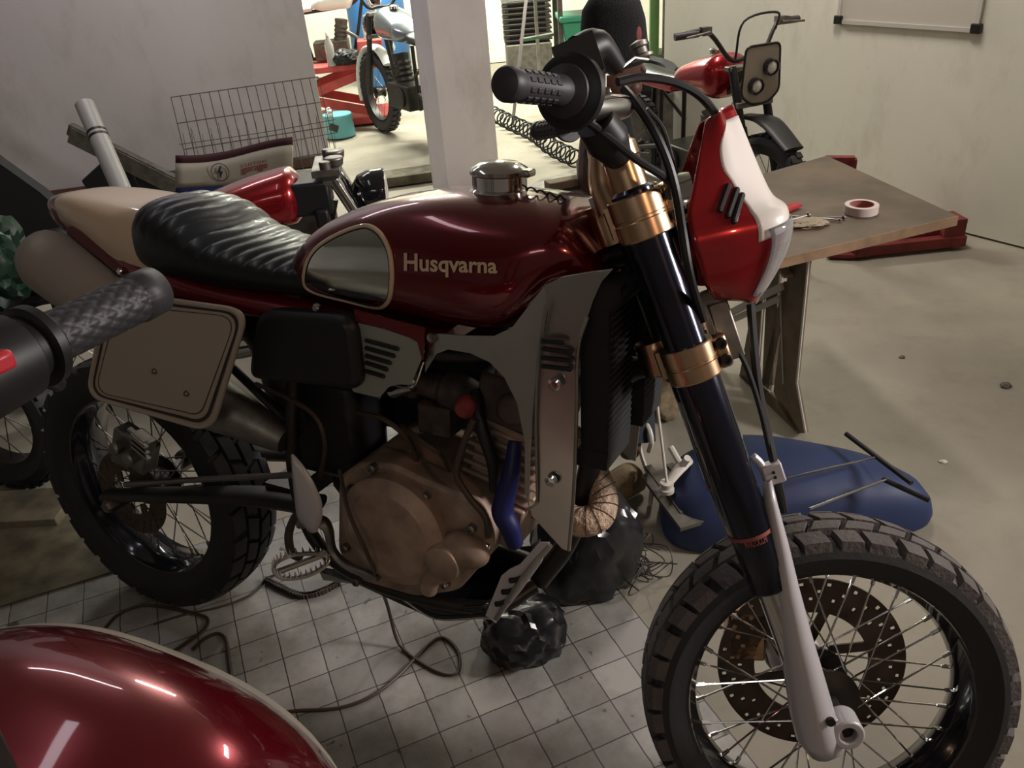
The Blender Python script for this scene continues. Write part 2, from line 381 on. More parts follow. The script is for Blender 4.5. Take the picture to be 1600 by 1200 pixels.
# tiled patch, its own frame = tile directions
TS = 1.5/16.687; ta = math.radians(20.835)
tu = np.array([math.cos(ta), math.sin(ta), 0]); tv = np.array([math.sin(ta), -math.cos(ta), 0])
torg = -(-3.36510824*tu - 13.9202269*np.array([-math.sin(ta), math.cos(ta), 0]))*TS
def tile_pt(px, py): p = wp(px, py)-torg; return p@tu/TS, p@tv/TS
u1 = round(tile_pt(1085, 1060)[0])+0.0; v0_ = round(tile_pt(60, 938)[1])+0.0
print('tile patch', tile_pt(60, 938), tile_pt(180, 893), tile_pt(1085, 1060), tile_pt(1180, 1200))
b = B(); T0 = [(-14, v0_), (-2, v0_), (-2, v0_-4), (u1, v0_-4), (u1, 13), (-14, 13)]
b.plate([(p[0]*TS, -p[1]*TS, -.012) for p in T0][::-1], (0, 0, .014))
o = struct(b.done('floor', 'tiles', smooth=False)); o.location = V(torg); o.rotation_euler = (0, 0, ta)
b = B(); b.box((0, 4.5, 2.95), (12, 15, .1)); struct(b.done('ceiling', 'ceiling', smooth=False))
# right wall
b = B(); a = RW0-CW*4.5; e = RW0+CW*2.36
b.plate([a, e, e+[0, 0, 2.9], a+[0, 0, 2.9]], -CWn*.15); struct(b.done('wall_right', 'wall', smooth=False))
b = B(); e2 = e-CWn*.0
b.plate([e2, e2+np.array([.9, 2.6, 0]), e2+np.array([.9, 2.6, 2.9]), e2+[0, 0, 2.9]], (.15, 0, 0)); struct(b.done('wall_back_right', 'wall', smooth=False))
# left wall
la = np.array([-1.155, 5.99, 0]); ld = np.array([-.9825, -.186, 0])
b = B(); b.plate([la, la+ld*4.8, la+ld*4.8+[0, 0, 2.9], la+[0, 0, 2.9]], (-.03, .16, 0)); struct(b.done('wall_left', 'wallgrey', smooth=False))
b = B(); b.plate([la+(0.0, -.012, 0), la+ld*4.7+(0, -.012, 0), la+ld*4.7+(0, -.012, .07), la+(0, -.012, .07)], (0, .01, 0)); struct(b.done('baseboard_left', 'skirt', smooth=False))
# back room
b = B(); b.box((0, 9.9, 1.45), (12, .1, 2.9)); struct(b.done('wall_back', 'wall', smooth=False))
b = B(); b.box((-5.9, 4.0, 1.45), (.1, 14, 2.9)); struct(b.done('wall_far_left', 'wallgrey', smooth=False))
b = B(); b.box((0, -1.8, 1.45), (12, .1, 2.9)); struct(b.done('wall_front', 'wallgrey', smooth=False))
b = B(); b.box((5.5, 4.0, 1.45), (.1, 14, 2.9)); struct(b.done('wall_far_right', 'wall', smooth=False))
# pillar
pm = wp(702, 305); dA = np.array([math.cos(math.radians(31)), math.sin(math.radians(31)), 0]); dB = np.array([-dA[1], dA[0], 0])
def pj(P):
    d = np.array(P)-CP; z = d@fw; return 800+FOC*(d@rt)/z, 600-FOC*(d@up)/z
wA = .2
while pj(pm+dA*wA)[0] < 781: wA += .005
wB = .05
while pj(pm+dB*wB)[0] > 677: wB += .005
wB = min(wB, .5); print('pillar', pm, wA, wB)
K['pillar'] = wall_mat('white_pillar_paint', (0.74, 0.70, 0.72), (0.62, 0.58, 0.6), 2)
b = B(); q = [pm, pm+dA*wA, pm+dA*wA+dB*wB, pm+dB*wB]; b.plate(q, (0, 0, 2.9)); struct(b.done('trim_1', 'pillar', smooth=False))
# whiteboard
wb = lambda px, py: (lambda d: CP+d*(((RW0-CP)@CWn)/(d@CWn)))(ray(px, py))
p0 = wb(1313, 33); p1 = wb(1528, 46); p1[2] = p0[2]
t = thing('whiteboard', 'blank framed whiteboard hung high on the right wall', 'whiteboard', p0)
ex = (p1-p0)/np.linalg.norm(p1-p0); Lw = np.linalg.norm(p1-p0); nrm = CWn
def wbp(a, h, n): return ex*a+np.array([0, 0, h])+nrm*n
b = B(); b.plate([wbp(0, 0, .003), wbp(Lw, 0, .003), wbp(Lw, 1.0, .003), wbp(0, 1.0, .003)], nrm*.01); b.done('board_panel', 'board', t, smooth=False)
b = B()
for a_, c_ in ((wbp(0, 0, .01), wbp(Lw, 0, .01)), (wbp(0, 1, .01), wbp(Lw, 1, .01)), (wbp(0, 0, .01), wbp(0, 1, .01)), (wbp(Lw, 0, .01), wbp(Lw, 1, .01))): b.bar(a_, c_, .018, .018, nrm)
b.done('frame', 'castwhite', t, smooth=False)
for a_ in (0, Lw): b = B(); b.box(wbp(a_, .008, .014), (.045, .024, .04), ax=(ex, nrm, (0, 0, 1))); b.done('corner_cap', 'darksteel', t, smooth=False, bevel=.004)

# ================================================================== THE HUSQVARNA
moto = thing('motorcycle', 'dark red and cream scrambler in the middle with Husqvarna lettering on its tank', 'motorcycle', BO, BM)
YA = np.array([0, 1.0, 0])
def interp(x, tab): xs = [t[0] for t in tab]; return float(np.interp(x, xs, [t[1] for t in tab]))
def sm(x, tab):
    """smooth interpolation through a table"""
    xs = np.array([t[0] for t in tab], float); ys = np.array([t[1] for t in tab], float)
    if x <= xs[0]: return ys[0]
    if x >= xs[-1]: return ys[-1]
    i = int(np.searchsorted(xs, x))-1; h = xs[i+1]-xs[i]; t = (x-xs[i])/h
    d = lambda k: 0 if k in (0, len(xs)-1) else ((ys[k+1]-ys[k-1])/(xs[k+1]-xs[k-1]))
    if i == 0: m0 = (ys[1]-ys[0])/(xs[1]-xs[0])
    else: m0 = d(i)
    m1 = (ys[-1]-ys[-2])/(xs[-1]-xs[-2]) if i+1 == len(xs)-1 else d(i+1)
    return (2*t**3-3*t**2+1)*ys[i]+(t**3-2*t**2+t)*h*m0+(-2*t**3+3*t**2)*ys[i+1]+(t**3-t**2)*h*m1

def wheel(T, parent, R, Wd, rimR, brand='', blocks=34, spoke_m='chrome', nsp=36, hubw=.034, hubr=.045, blockh=.012, wheelname='rear_wheel', treadm='rubber'):
    b = B(T)   # rim: channel section ring about y
    hw = Wd*.36
    b.ringlathe((0, 0, 0), YA, [(-hw, rimR+.006), (-hw, rimR-.006), (-hw*.75, rimR-.010), (-hw*.45, rimR-.020), (0, rimR-.026), (hw*.45, rimR-.020), (hw*.75, rimR-.010), (hw, rimR-.006), (hw, rimR+.006), (hw*.8, rimR-.002), (0, rimR-.014), (-hw*.8, rimR-.002)], 72)
    rim = b.done(wheelname, 'gloss', parent)
    b = B(T); w2 = Wd/2; Rb = R-blockh
    b.ringlathe((0, 0, 0), YA, [(-hw, rimR-.001), (-hw*1.08, rimR+.008), (-w2*.93, rimR+.022), (-w2, rimR+(Rb-rimR)*.5), (-w2*.93, Rb-.014), (-w2*.72, Rb-.005), (-w2*.36, Rb-.001), (0, Rb), (w2*.36, Rb-.001), (w2*.72, Rb-.005), (w2*.93, Rb-.014), (w2, rimR+(Rb-rimR)*.5), (w2*.93, rimR+.022), (hw*1.08, rimR+.008), (hw, rimR-.001)], 96)
    b.mi = 1
    # tread blocks: four staggered rows of slabs following the crown
    def crown(a, w): # angle, lateral fraction -> radius
        return Rb-.001-.014*abs(w)**2.4
    def blk(a0, a1, wa, wb_, sk):
        rings = []
        for k in range(4):
            a = a0+(a1-a0)*k/3
            pts = []
            for (ww, up_) in ((wa, 0), (wa+(.03 if wa >= 0 else .03), 1), ((wa+wb_)/2, 1), (wb_-.03, 1), (wb_, 0)):
                aa = a+sk*(ww-wa); edge = .012 if k in (0, 3) and up_ else 0
                aa += edge*(1 if k == 0 else -1)*.5
                r = crown(aa, ww)+(blockh if up_ else -.004)
                pts.append((r*math.cos(aa), ww*w2*.97, r*math.sin(aa)))
            rings.append(pts)
        b.ring_loft(rings)
    n = blocks; st = 2*PI/n
    for i in range(n):
        a = i*st
        for s_ in (-1, 1):
            o_ = 0 if s_ < 0 else st*.5
            lo, hi = (.04, .50) if s_ > 0 else (-.50, -.04)
            blk(a+o_+.012, a+o_+st-.014, lo, hi, .10*s_)
            lo, hi = (.54, .98) if s_ > 0 else (-.98, -.54)
            sh = st*.33
            blk(a+o_+sh+.010, a+o_+sh+st*(.93 if i % 2 else .80), lo, hi, -.08*s_)
    b.done('tyre', ['rubberside', treadm], rim, angle=28)
    for i in range(nsp):
        side = 1 if i % 2 else -1; pair = (i//2) % 2
        ar = 2*PI*i/nsp; ah = ar+(0.95 if pair else -0.95)
        hb = np.array([hubr*math.cos(ah), side*hubw, hubr*math.sin(ah)]); rm = np.array([(rimR-.022)*math.cos(ar), side*.006, (rimR-.022)*math.sin(ar)])
        b = B(T); b.cyl(hb, rm, .0017, seg=6); b.cyl(rm+(hb-rm)*.085, rm, .0034, seg=6); b.done('spoke', spoke_m, rim)
    b = B(T); b.lathe((0, -hubw-.014, 0), YA, [(0, .022), (.004, .032), (.012, hubr+.006), (.018, hubr+.006), (.022, .026), (hubw*2+.006, .026), (hubw*2+.01, hubr+.006), (hubw*2+.016, hubr+.006), (hubw*2+.026, .03), (hubw*2+.03, .02)], 36); b.done('hub', 'darksteel', rim)
    return rim
def disc(T, rim, y, ro, ri, m='disc'):
    b = B(T); nA, nR = 120, 9; rows = []
    for s_ in (0, 1):
        rows.append([[b.v((r*math.cos(2*PI*k/nA), y+s_*.004, r*math.sin(2*PI*k/nA))) for k in range(nA)] for r in np.linspace(ri, ro, nR+1)])
    hole = lambda i, k: (i in (3, 5, 7)) and ((k+{3: 0, 5: 2, 7: 4}[i]) % 6 == 0)
    for i in range(nR):
        for k in range(nA):
            if hole(i, k): continue
            k2 = (k+1) % nA
            for s_ in (0, 1): b.f([rows[s_][i][k], rows[s_][i][k2], rows[s_][i+1][k2], rows[s_][i+1][k]])
    for i in (0, nR):
        for k in range(nA): b.f([rows[0][i][k], rows[0][i][(k+1) % nA], rows[1][i][(k+1) % nA], rows[1][i][k]])
    for k in range(6):
        a = 2*PI*k/6; b.bar((ri*1.02*math.cos(a), y+.002, ri*1.02*math.sin(a)), (.04*math.cos(a+.35), y+.002, .04*math.sin(a+.35)), .018, .004, YA)
    b.done('brake_disc', m, rim)
Trear = lambda p: np.array([0, 0, RR])+p
rw = wheel(Trear, moto, .335, .15, .238, wheelname='rear_wheel', spoke_m='steel', blocks=30, treadm='rubberside')
disc(Trear, rw, -.075, .11, .06)
Tfr = lambda p: SO+np.array(p)@SM
fwl = wheel(Tfr, moto, .308, .132, .238, wheelname='front_wheel', spoke_m='chrome', blocks=36)
disc(Tfr, fwl, .07, .165, .10)

# ---- frame
b = B()
hd0 = s2b((-.045, 0, .60)); hd1 = s2b((-.045, 0, .84))
b.cyl(hd0, hd1, .03)
b.tube([hd1+[0, 0, -.03], (1.10, 0, 1.0), (.85, 0, .93), (.60, 0, .88)], .022, seg=12)
b.tube([hd0+[.0, 0, .02], (1.19, 0, .80), (1.12, 0, .50), (1.05, 0, .36)], .02, seg=12)
for s_ in (-1, 1):
    b.tube([(1.05, .02*s_, .36), (.98, .09*s_, .335), (.75, .11*s_, .325), (.60, .11*s_, .38), (.555, .105*s_, .52), (.57, .10*s_, .70), (.60, .07*s_, .88)], .014, seg=10)
    b.tube([(.60, .07*s_, .90), (.3, .085*s_, .90), (.02, .06*s_, .97)], .011, seg=10)
    b.tube([(.57, .09*s_, .62), (.35, .09*s_, .78), (.12, .075*s_, .92)], .009, seg=8)
    b.tube([(1.15, .05*s_, .95), (1.0, .10*s_, .86), (.75, .10*s_, .84), (.62, .08*s_, .84)], .012, seg=10)
b.done('frame', 'darksteel', moto)
b = B(); b.box((.60, .0, .62), (.16, .12, .22)); b.box((.66, 0, .80), (.22, .16, .16)); b.done('airbox', 'black', moto, bevel=.02)
b = B(); b.lathe((.60, 0, .45), (.02, 0, 1), [(0, .02), (.02, .03), (.20, .03), (.22, .022), (.34, .022), (.36, .03)], 20); b.done('rear_shock', 'darksteel', moto)
# ---- swingarm with chain side
b = B()
for s_ in (-1, 1):
    b.tube([(.60, .10*s_, .47), (.45, .105*s_, .455), (.2, .11*s_, .40), (-.03, .115*s_, .345)], [.034, .036, .03, .026], seg=12, flat=.5)
b.box((.50, 0, .465), (.07, .2, .05)); b.done('swingarm', 'darksteel', moto)
b = B(); b.tube([bp(196, 757, -.13), bp(300, 750, -.135), bp(400, 745, -.135), bp(462, 742, -.13)], .007, seg=8); b.done('brake_rod', 'steel', moto)
b = B(); b.lathe((0, -.15, RR), YA, [(0, .014), (.01, .018), (.30, .018), (.31, .014)], 6); b.done('rear_axle', 'steel', moto)
# rear caliper
cc = bp(212, 700, -.12); t_ = B()
t_.box(cc, (.10, .045, .075), rot=(0, .4, 0)); t_.box(cc+[.045, -.012, .03], (.05, .03, .04), rot=(0, .5, 0)); t_.box(cc+[-.05, .0, -.03], (.06, .02, .05), rot=(0, .2, 0))
for dx, dz in ((-.02, .01), (.02, -.005)): t_.cyl(cc+[dx, -.045, dz], cc+[dx, 0, dz], .015)
cal = t_.done('rear_caliper', 'aludark', moto, bevel=.005)
b = B()
for k in range(4): b.box(cc+[.055+.0*k, -.030, .015+.014*k], (.05, .01, .005), rot=(0, .5, 0))
b.done('cooling_fin', 'alu', cal, smooth=False)
# side stand on the far side
b = B(); b.tube([(.62, .10, .34), (.60, .22, .17), (.60, .305, .045)], .011, seg=10, smooth=False); b.box((.60, .305, .04), (.07, .03, .006), rot=(-.14, 0, 0)); b.done('side_stand', 'darksteel', moto)
b = B(); b.tube([(.52, 0, .62), (.47, 0, .80), (.34, 0, .88), (.1, 0, .89)], .075, seg=16, flat=1.0); b.done('rear_shade_fill', 'black', moto)  # black filler added in place of the shadow between airbox and wheel
b = B(); b.box((.74, .10, .72), (.42, .02, .30)); b.done('far_shade_fill', 'black', moto, bevel=.008)  # added black sheet, stands for the shade seen behind the engine
# ---- engine
b = B(); poly = rnd([bp(*p, -.13) for p in ((528, 745), (560, 724), (612, 726), (660, 750), (742, 782), (768, 835), (764, 868), (715, 925), (650, 934), (560, 908), (527, 862))], .02)
poly = [np.array([p[0], -.13, p[2]]) for p in poly]
b.plate(poly, (0, .26, 0)); eng = b.done('engine', 'engine', moto, bevel=.008)
c0 = bp(614, 830, -.15)
b = B(); b.lathe((c0[0], -.125, c0[2]), -YA, [(0, .112), (.03, .112), (.038, .104), (.042, .09), (.046, .086), (.05, .06), (.051, .001)], 48); b.done('clutch_cover', 'engine', eng, angle=30)
for px, py in ((580, 733), (612, 770), (663, 778), (556, 910), (735, 828), (640, 893), (694, 915), (538, 858)):
    c = bp(px, py, -.14); b = B(); b.lathe((c[0], -.128, c[2]), -YA, [(0, .009), (.014, .009), (.016, .006), (.018, .0055), (.018, .003), (.014, .002)], 12); b.done('case_bolt', 'aludark', eng)
c = bp(655, 806, -.15); b = B(); b.lathe((c[0], -.13, c[2]), -YA, [(0, .026), (.022, .024), (.022, .015), (.012, .014), (.012, .001)], 24); b.done('filter_cap', 'enginedk', eng)
c = bp(544, 777, -.15); b = B(); b.lathe((c[0], -.13, c[2]), -YA, [(0, .018), (.012, .017), (.012, .009), (.006, .001)], 20); b.done('kick_shaft_boss', 'enginedk', eng)
c = bp(700, 872, -.15); b = B(); b.lathe((c[0], -.125, c[2]), -YA, [(0, .042), (.035, .038), (.05, .034), (.054, .026), (.055, .001)], 28); b.sphere((c[0]+.03, -.14, c[2]+.02), (.05, .03, .035)); b.tube([(c[0]-.01, -.15, c[2]-.03), (c[0]-.035, -.155, c[2]-.05), (c[0]-.045, -.15, c[2]-.085)], [.022, .02, .016], seg=12); b.done('water_pump_cover', 'engine', eng)
b = B()
cyA = np.array([1.0, -0, .60]); ax = np.array([.22, 0, 1]); ax /= np.linalg.norm(ax); e1 = np.array([ax[2], 0, -ax[0]])
for k in range(7): b.box(cyA+ax*(.0+.02*k-.02), (.15, .15, .008), ax=(e1, YA, ax))
b.box(cyA+ax*.04, (.125, .13, .17), ax=(e1, YA, ax)); b.box(cyA-ax*.07+e1*(-.02), (.17, .17, .09), ax=(e1, YA, ax)); b.done('cylinder', 'engine', eng, bevel=.006)
b = B(); b.box(cyA+ax*.16, (.15, .15, .09), ax=(e1, YA, ax)); b.box(cyA+ax*.22, (.11, .13, .05), ax=(e1, YA, ax)); b.cyl(cyA+ax*.16+[.0, -.09, 0], cyA+ax*.16+[0, .09, 0], .03); b.done('cylinder_head', 'enginedk', eng, bevel=.01)
b = B(); b.lathe((.90, -.02, .74), (-1, 0, .15), [(-.06, .026), (-.03, .03), (0, .036), (.03, .036), (.035, .028), (.08, .028), (.09, .04), (.14, .04)], 20); b.box((.86, -.02, .69), (.07, .07, .06)); b.done('carburettor', 'enginedk', eng, bevel=.004)
b = B(); b.lathe((.955, -.085, .755), -YA, [(0, .02), (.02, .02), (.03, .012)], 16); b.done('red_cap', 'redrust', eng)
b = B(); b.tube([bp(628, 665, -.09), bp(660, 690, -.12), bp(690, 712, -.11), bp(702, 735, -.08)], .004, seg=8); b.tube([bp(560, 645, -.10), bp(600, 655, -.12), bp(640, 690, -.10), bp(655, 735, -.08)], .005, seg=8); b.done('carb_hose', 'brownrub', eng)
b = B(); b.tube([bp(740, 655, -.13), bp(722, 700, -.14), bp(713, 740, -.145), bp(732, 775, -.145), bp(758, 808, -.14), bp(763, 838, -.13)], .006, seg=10); b.done('coolant_pipe', 'brownrub', moto)
c = bp(759, 853, -.13); b = B(); b.sphere(c, .009); b.done('banjo_bolt', 'chrome', moto)
b = B(); b.tube([bp(805, 690, -.09), bp(798, 745, -.11), bp(785, 795, -.12), bp(797, 825, -.12), bp(805, 850, -.11)], [.012, .016, .02, .018, .015], seg=14); b.done('coolant_hose', 'blue', moto)
b = B(); b.tube([bp(745, 610, -.07), bp(750, 660, -.10), bp(770, 720, -.10), bp(775, 765, -.09)], .012, seg=10); b.done('black_hose', 'black', moto)
b = B(); b.tube([bp(400, 600, -.10), bp(450, 622, -.13), bp(492, 650, -.14), bp(508, 695, -.14), bp(500, 745, -.12)], .0045, seg=8); b.done('brake_hose', 'brownrub', moto)
# ---- skid plate and its slotted side bracket
b = B(); pr = [bp(505, 905, -.10), bp(560, 912, -.10), bp(680, 967, -.10), bp(757, 965, -.10), bp(772, 955, -.10)]
R_ = []
for p in pr: R_.append([(p[0], -.11, p[2]+.035), (p[0], -.10, p[2]), (p[0], -.05, p[2]-.012), (p[0], .05, p[2]-.012), (p[0], .10, p[2]), (p[0], .11, p[2]+.035)])
b.ring_loft(R_, closed=False, caps=False); b.done('skid_plate', 'gloss', moto, solid=.004)
b = B(); b.tube([bp(*q, -.112) for q in ((630, 937), (682, 967), (757, 965), (776, 972))], .0025, seg=6); b.done('skid_plate_edge', 'alu', moto)
A_ = [bp(*q, -.12) for q in ((858, 848), (842, 848), (812, 882), (795, 890), (783, 900), (758, 962), (772, 970), (785, 960), (815, 922), (845, 880))]
b = B(); b.plate(A_, (0, .004, 0)); br_ = b.done('skid_plate_bracket', 'guard', moto, smooth=False, bevel=.001)
for q in (((797, 907), (818, 902)), ((785, 925), (805, 921)), ((775, 944), (795, 938))):
    p, r_ = bp(*q[0], -.1215), bp(*q[1], -.1215); b = B(); b.tube([p, (p+r_)/2+[0, 0, -.002], r_], .0055, seg=8, flat=1); b.done('bracket_slot', 'black', br_)
b = B(); b.tube([bp(860, 852, -.118), bp(815, 905, -.125), bp(775, 967, -.12)], .005, seg=8); b.done('bracket_rib', 'alu', br_)
# ---- foot peg, hanger, heel guard
b = B(); b.tube([bp(*q, -.15) for q in ((470, 818), (500, 815), (513, 828), (520, 860), (545, 885), (592, 903))], [.014, .016, .012, .010, .010, .009], seg=10, flat=.7); b.done('peg_hanger', 'aludark', moto)
b = B(); g = [bp(*q, -.165) for q in ((455, 706), (472, 724), (490, 752), (503, 782), (504, 808), (496, 832), (484, 832), (476, 822), (466, 812), (463, 798), (460, 770), (457, 735))]
cgp = sum(g)/len(g); b.dome(rnd(g, .01), cgp, lambda p, s: p+np.array([0, -.012*(1-s*s), 0]), 4); b.done('heel_guard', 'guard', moto, solid=.003)
peg = [bp(*q, o_) for q, o_ in (((428, 884), -.235), ((455, 868), -.215), ((503, 866), -.165), ((512, 880), -.165), ((480, 900), -.20), ((440, 903), -.235))]
b = B(); b.tube(peg, .0045, seg=6, n=4, closed=True); b.tube([(peg[0]+peg[5])/2, (peg[2]+peg[3])/2+np.array([0, .03, 0])], .006, seg=8, smooth=False); fp = b.done('foot_peg', 'alu', moto)
pp = catmull(peg, 5, True)
for i, p in enumerate(pp):
    if i % 1 == 0: b = B(); b.cyl(p, p+np.array([0, -.002, .016]), .004, .0008, seg=5); b.done('peg_tooth', 'chrome', fp)
b = B(); b.tube([bp(*q, -.13) for q in ((505, 815), (470, 800), (452, 830), (455, 862), (470, 872))], .009, seg=8); b.done('chain_guide', 'enginedk', moto)
# ---- exhaust: wrapped header, muffler, cloth-covered silencer
b = B(); hp = [bp(905, 690, .02), bp(930, 735, .02), bp(943, 775, .0), bp(935, 806, -.03), bp(905, 815, -.05), bp(870, 800, -.04), bp(820, 780, .0)]
b.tube([cyA+ax*.12+e1*.06, cyA+ax*.10+e1*.14]+hp, [.02, .02, .021, .023, .026, .028, .027, .026, .026], seg=18)
hdr = b.done('exhaust_header', 'wrap', moto)
hc = catmull(hp, 8)
for i in range(2, len(hc)-2, 3):
    b = B(); d_ = hc[i+1]-hc[i-1]; d_ /= np.linalg.norm(d_); s_, t_, _ = b.frame_of(d_+np.array([.15, .3, .1])); rr = .0245 if i < 14 else .0285
    b.tube([hc[i]+rr*(math.cos(a)*s_+math.sin(a)*t_) for a in [2*PI*k/16 for k in range(16)]], .0008, seg=4, n=1, closed=True); b.done('wrap_seam', 'brownrub', hdr)
b = B(); m0, m1 = bp(447, 688, -.115), bp(330, 628, -.125); m2 = bp(120, 445, -.125)
b.tube([m0, m0+(m1-m0)*.08, m1, m1+(m2-m1)*.4, m2], [.026, .03, .058, .062, .062], seg=28, smooth=False); b.done('muffler', 'aludark', moto)
b = B(); ms, me_ = bp(190, 490, -.125), bp(60, 395, -.125); dd = (me_-ms)/np.linalg.norm(me_-ms)
b.tube([ms, ms+dd*.02, ms+(me_-ms)*.85, me_, me_+dd*.012], [.062, .0665, .070, .056, .03], seg=14, smooth=False); b.done('silencer_cover', 'cloth', moto, angle=60)
# ---- seat, tail, side covers
def body(name, xs, zt, zb, hw, m, parent, e=.8, nth=33, th0=0.0, th1=PI, extra=None, caps=True, closed=True, solid=0):
    b = B(); rings = []
    for x in xs:
        t_, b_, w_ = sm(x, zt), sm(x, zb), sm(x, hw); zm, hz = (t_+b_)/2, (t_-b_)/2; r_ = []
        if closed:
            for k in range(2*nth):
                th = 2*PI*k/(2*nth); c_, s_ = math.cos(th), math.sin(th)
                p = np.array([x, w_*math.copysign(abs(s_)**e, s_), zm+hz*math.copysign(abs(c_)**e, c_)])
                if extra: p = extra(p, th, w_)
                r_.append(p)
        rings.append(r_)
    b.ring_loft(rings, caps=caps); return b.done(name, m, parent, solid=solid, angle=60)
TZT = [(.565, .955), (.585, .99), (.63, 1.028), (.69, 1.058), (.78, 1.088), (.88, 1.106), (.98, 1.112), (1.08, 1.108), (1.14, 1.09), (1.175, 1.05), (1.19, 1.02)]
TZB = [(.565, .90), (.66, .895), (.80, .89), (.93, .885), (1.03, .892), (1.08, .93), (1.12, .975), (1.19, 1.0)]
THW = [(.565, .055), (.60, .09), (.66, .115), (.75, .132), (.85, .143), (.95, .152), (1.05, .152), (1.11, .14), (1.155, .115), (1.19, .075)]
tank = body('fuel_tank', list(np.linspace(.565, .62, 8))+list(np.linspace(.64, 1.10, 26))+list(np.linspace(1.11, 1.19, 12)), TZT, TZB, THW, 'red', moto, e=.82)
def tank_y(x, z):
    t_, b_, w_ = sm(x, TZT), sm(x, TZB), sm(x, THW); u = min(1, abs((z-(t_+b_)/2)/((t_-b_)/2)))
    c = u**(1/.82); return w_*max(0, 1-c*c)**(.41)
def tank_at(px, py, eps=.0015):
    y = -.14
    for _ in range(12): p = bp(px, py, y); y = y*.5+.5*(-tank_y(p[0], p[2])-eps)
    return p
def on_tank(p, eps): return np.array([p[0], -tank_y(p[0], p[2])-eps, p[2]])
pan = [(476, 432), (483, 405), (500, 384), (530, 366), (562, 354), (580, 354), (596, 366), (607, 386), (612, 408), (613, 440), (609, 466), (598, 479), (580, 479), (540, 469), (500, 459), (480, 449)]
P3 = [tank_at(*q) for q in pan]; P3 = catmull(P3, 4, True); pc = sum(P3)/len(P3)
b = B(); b.dome([on_tank(p, 0) for p in P3], pc, lambda p, s: on_tank(pc+(p-pc)*1.0, .004), 8); pnl = b.done('tank_panel', 'mirror', tank, angle=70); pnl['label'] = 'mirror polished knee panel'
b = B(); b.tube([on_tank(p, .003) for p in P3], .0042, seg=8, n=1, closed=True); b.done('panel_trim', 'cream', pnl)
b = B(); b.tube([on_tank(pc+(p-pc)*.955, .0045) for p in P3], .0009, seg=6, n=1, closed=True); b.done('pinstripe', 'black', pnl)
tl, tr_, bl_ = tank_at(630, 394), tank_at(777, 405), tank_at(630, 431)
ta_, tb_, tc_ = tank_at(631, 395), tank_at(777, 404), tank_at(631, 430)
def onlog(u, v):
    px = 631+146*u; py = (432+u*3)-v*(37-(u)*5); return tank_at(px, py, .0022)
text_on('Husqvarna', onlog, 'cream', tank, 'lettering', offset=.024, label='cream Husqvarna lettering on the tank side')
# cap
cb = np.array([.978, 0, 1.106]); b = B()
b.lathe(cb, (0, 0, 1), [(-.01, .05), (.004, .05), (.008, .045), (.028, .045), (.03, .048), (.036, .049), (.040, .046), (.049, .03), (.052, .001)], 40); fc = b.done('filler_cap', 'chrome', tank, angle=25)
b = B(); b.box(cb+[.045, 0, .034], (.03, .03, .012)); b.done('cap_latch', 'alu', fc, bevel=.004)
b = B(); b.tube([cb+np.array([.05+.075*t, -.02+.004*math.sin(t*25), .01+.008*abs(math.cos(t*14))-.012*t]) for t in np.linspace(0, 1, 26)], .0016, seg=6, n=2); b.done('breather_coil', 'darksteel', tank)
# seat
SZT = [(.175, .985), (.195, 1.032), (.23, 1.054), (.28, 1.058), (.34, 1.045), (.40, 1.008), (.48, .988), (.56, .976), (.62, .972), (.66, .955)]
SZB = [(.175, .955), (.20, .92), (.22, .90), (.35, .89), (.66, .90)]
SHW = [(.175, .03), (.195, .085), (.23, .121), (.28, .133), (.40, .128), (.55, .112), (.66, .10)]
def pleat(p, th, w_):
    u = (p[0]-.22+.25*abs(p[1]))/.031; g = max(0, math.cos(th)); k = .006*(abs(math.sin(PI*u))**.6-1)*g**.4 *min(1, max(0, (p[0]-.19)/.05))
    return p+np.array([0, 0, k])
seat = body('seat', list(np.linspace(.175, .24, 24))+list(np.linspace(.243, .66, 120)), SZT, SZB, SHW, 'leather', moto, e=.75, nth=22, extra=pleat)
# tail shell, cream cover
MZT = [(-.125, 1.02), (-.10, 1.035), (-.05, 1.043), (.10, 1.035), (.2, .97), (.35, .925), (.56, .905), (.92, .885)]
MZB = [(-.125, 1.0), (-.08, .975), (0, .945), (.1, .905), (.19, .872), (.37, .858), (.65, .855), (.92, .86)]
MHW = [(-.125, .03), (-.09, .06), (0, .092), (.1, .112), (.25, .126), (.6, .124), (.92, .12)]
tail = body('tail_shell', list(np.linspace(-.125, 0, 14))+list(np.linspace(.02, .92, 40)), MZT, MZB, MHW, 'reddeep', moto, e=.6, nth=20)
CZT = [(-.085, 1.02), (-.07, 1.037), (-.03, 1.047), (.10, 1.047), (.29, 1.037)]
CZB = [(-.085, 1.01), (-.04, .985), (.05, .965), (.12, .925), (.18, .885), (.29, .885)]
CHW = [(-.085, .035), (-.06, .066), (0, .094), (.1, .114), (.18, .122), (.29, .125)]
body('tail_cover', list(np.linspace(-.085, 0, 12))+list(np.linspace(.01, .262, 22)), CZT, CZB, CHW, 'cream', moto, e=.62, nth=20)
for px, py in ((188, 424), (213, 434), (494, 481)):
    c = bp(px, py, -.128); b = B(); b.lathe(c, -YA, [(-.004, .008), (.002, .008), (.005, .005), (.005, .001)], 12); b.done('body_screw', 'chrome', tail)
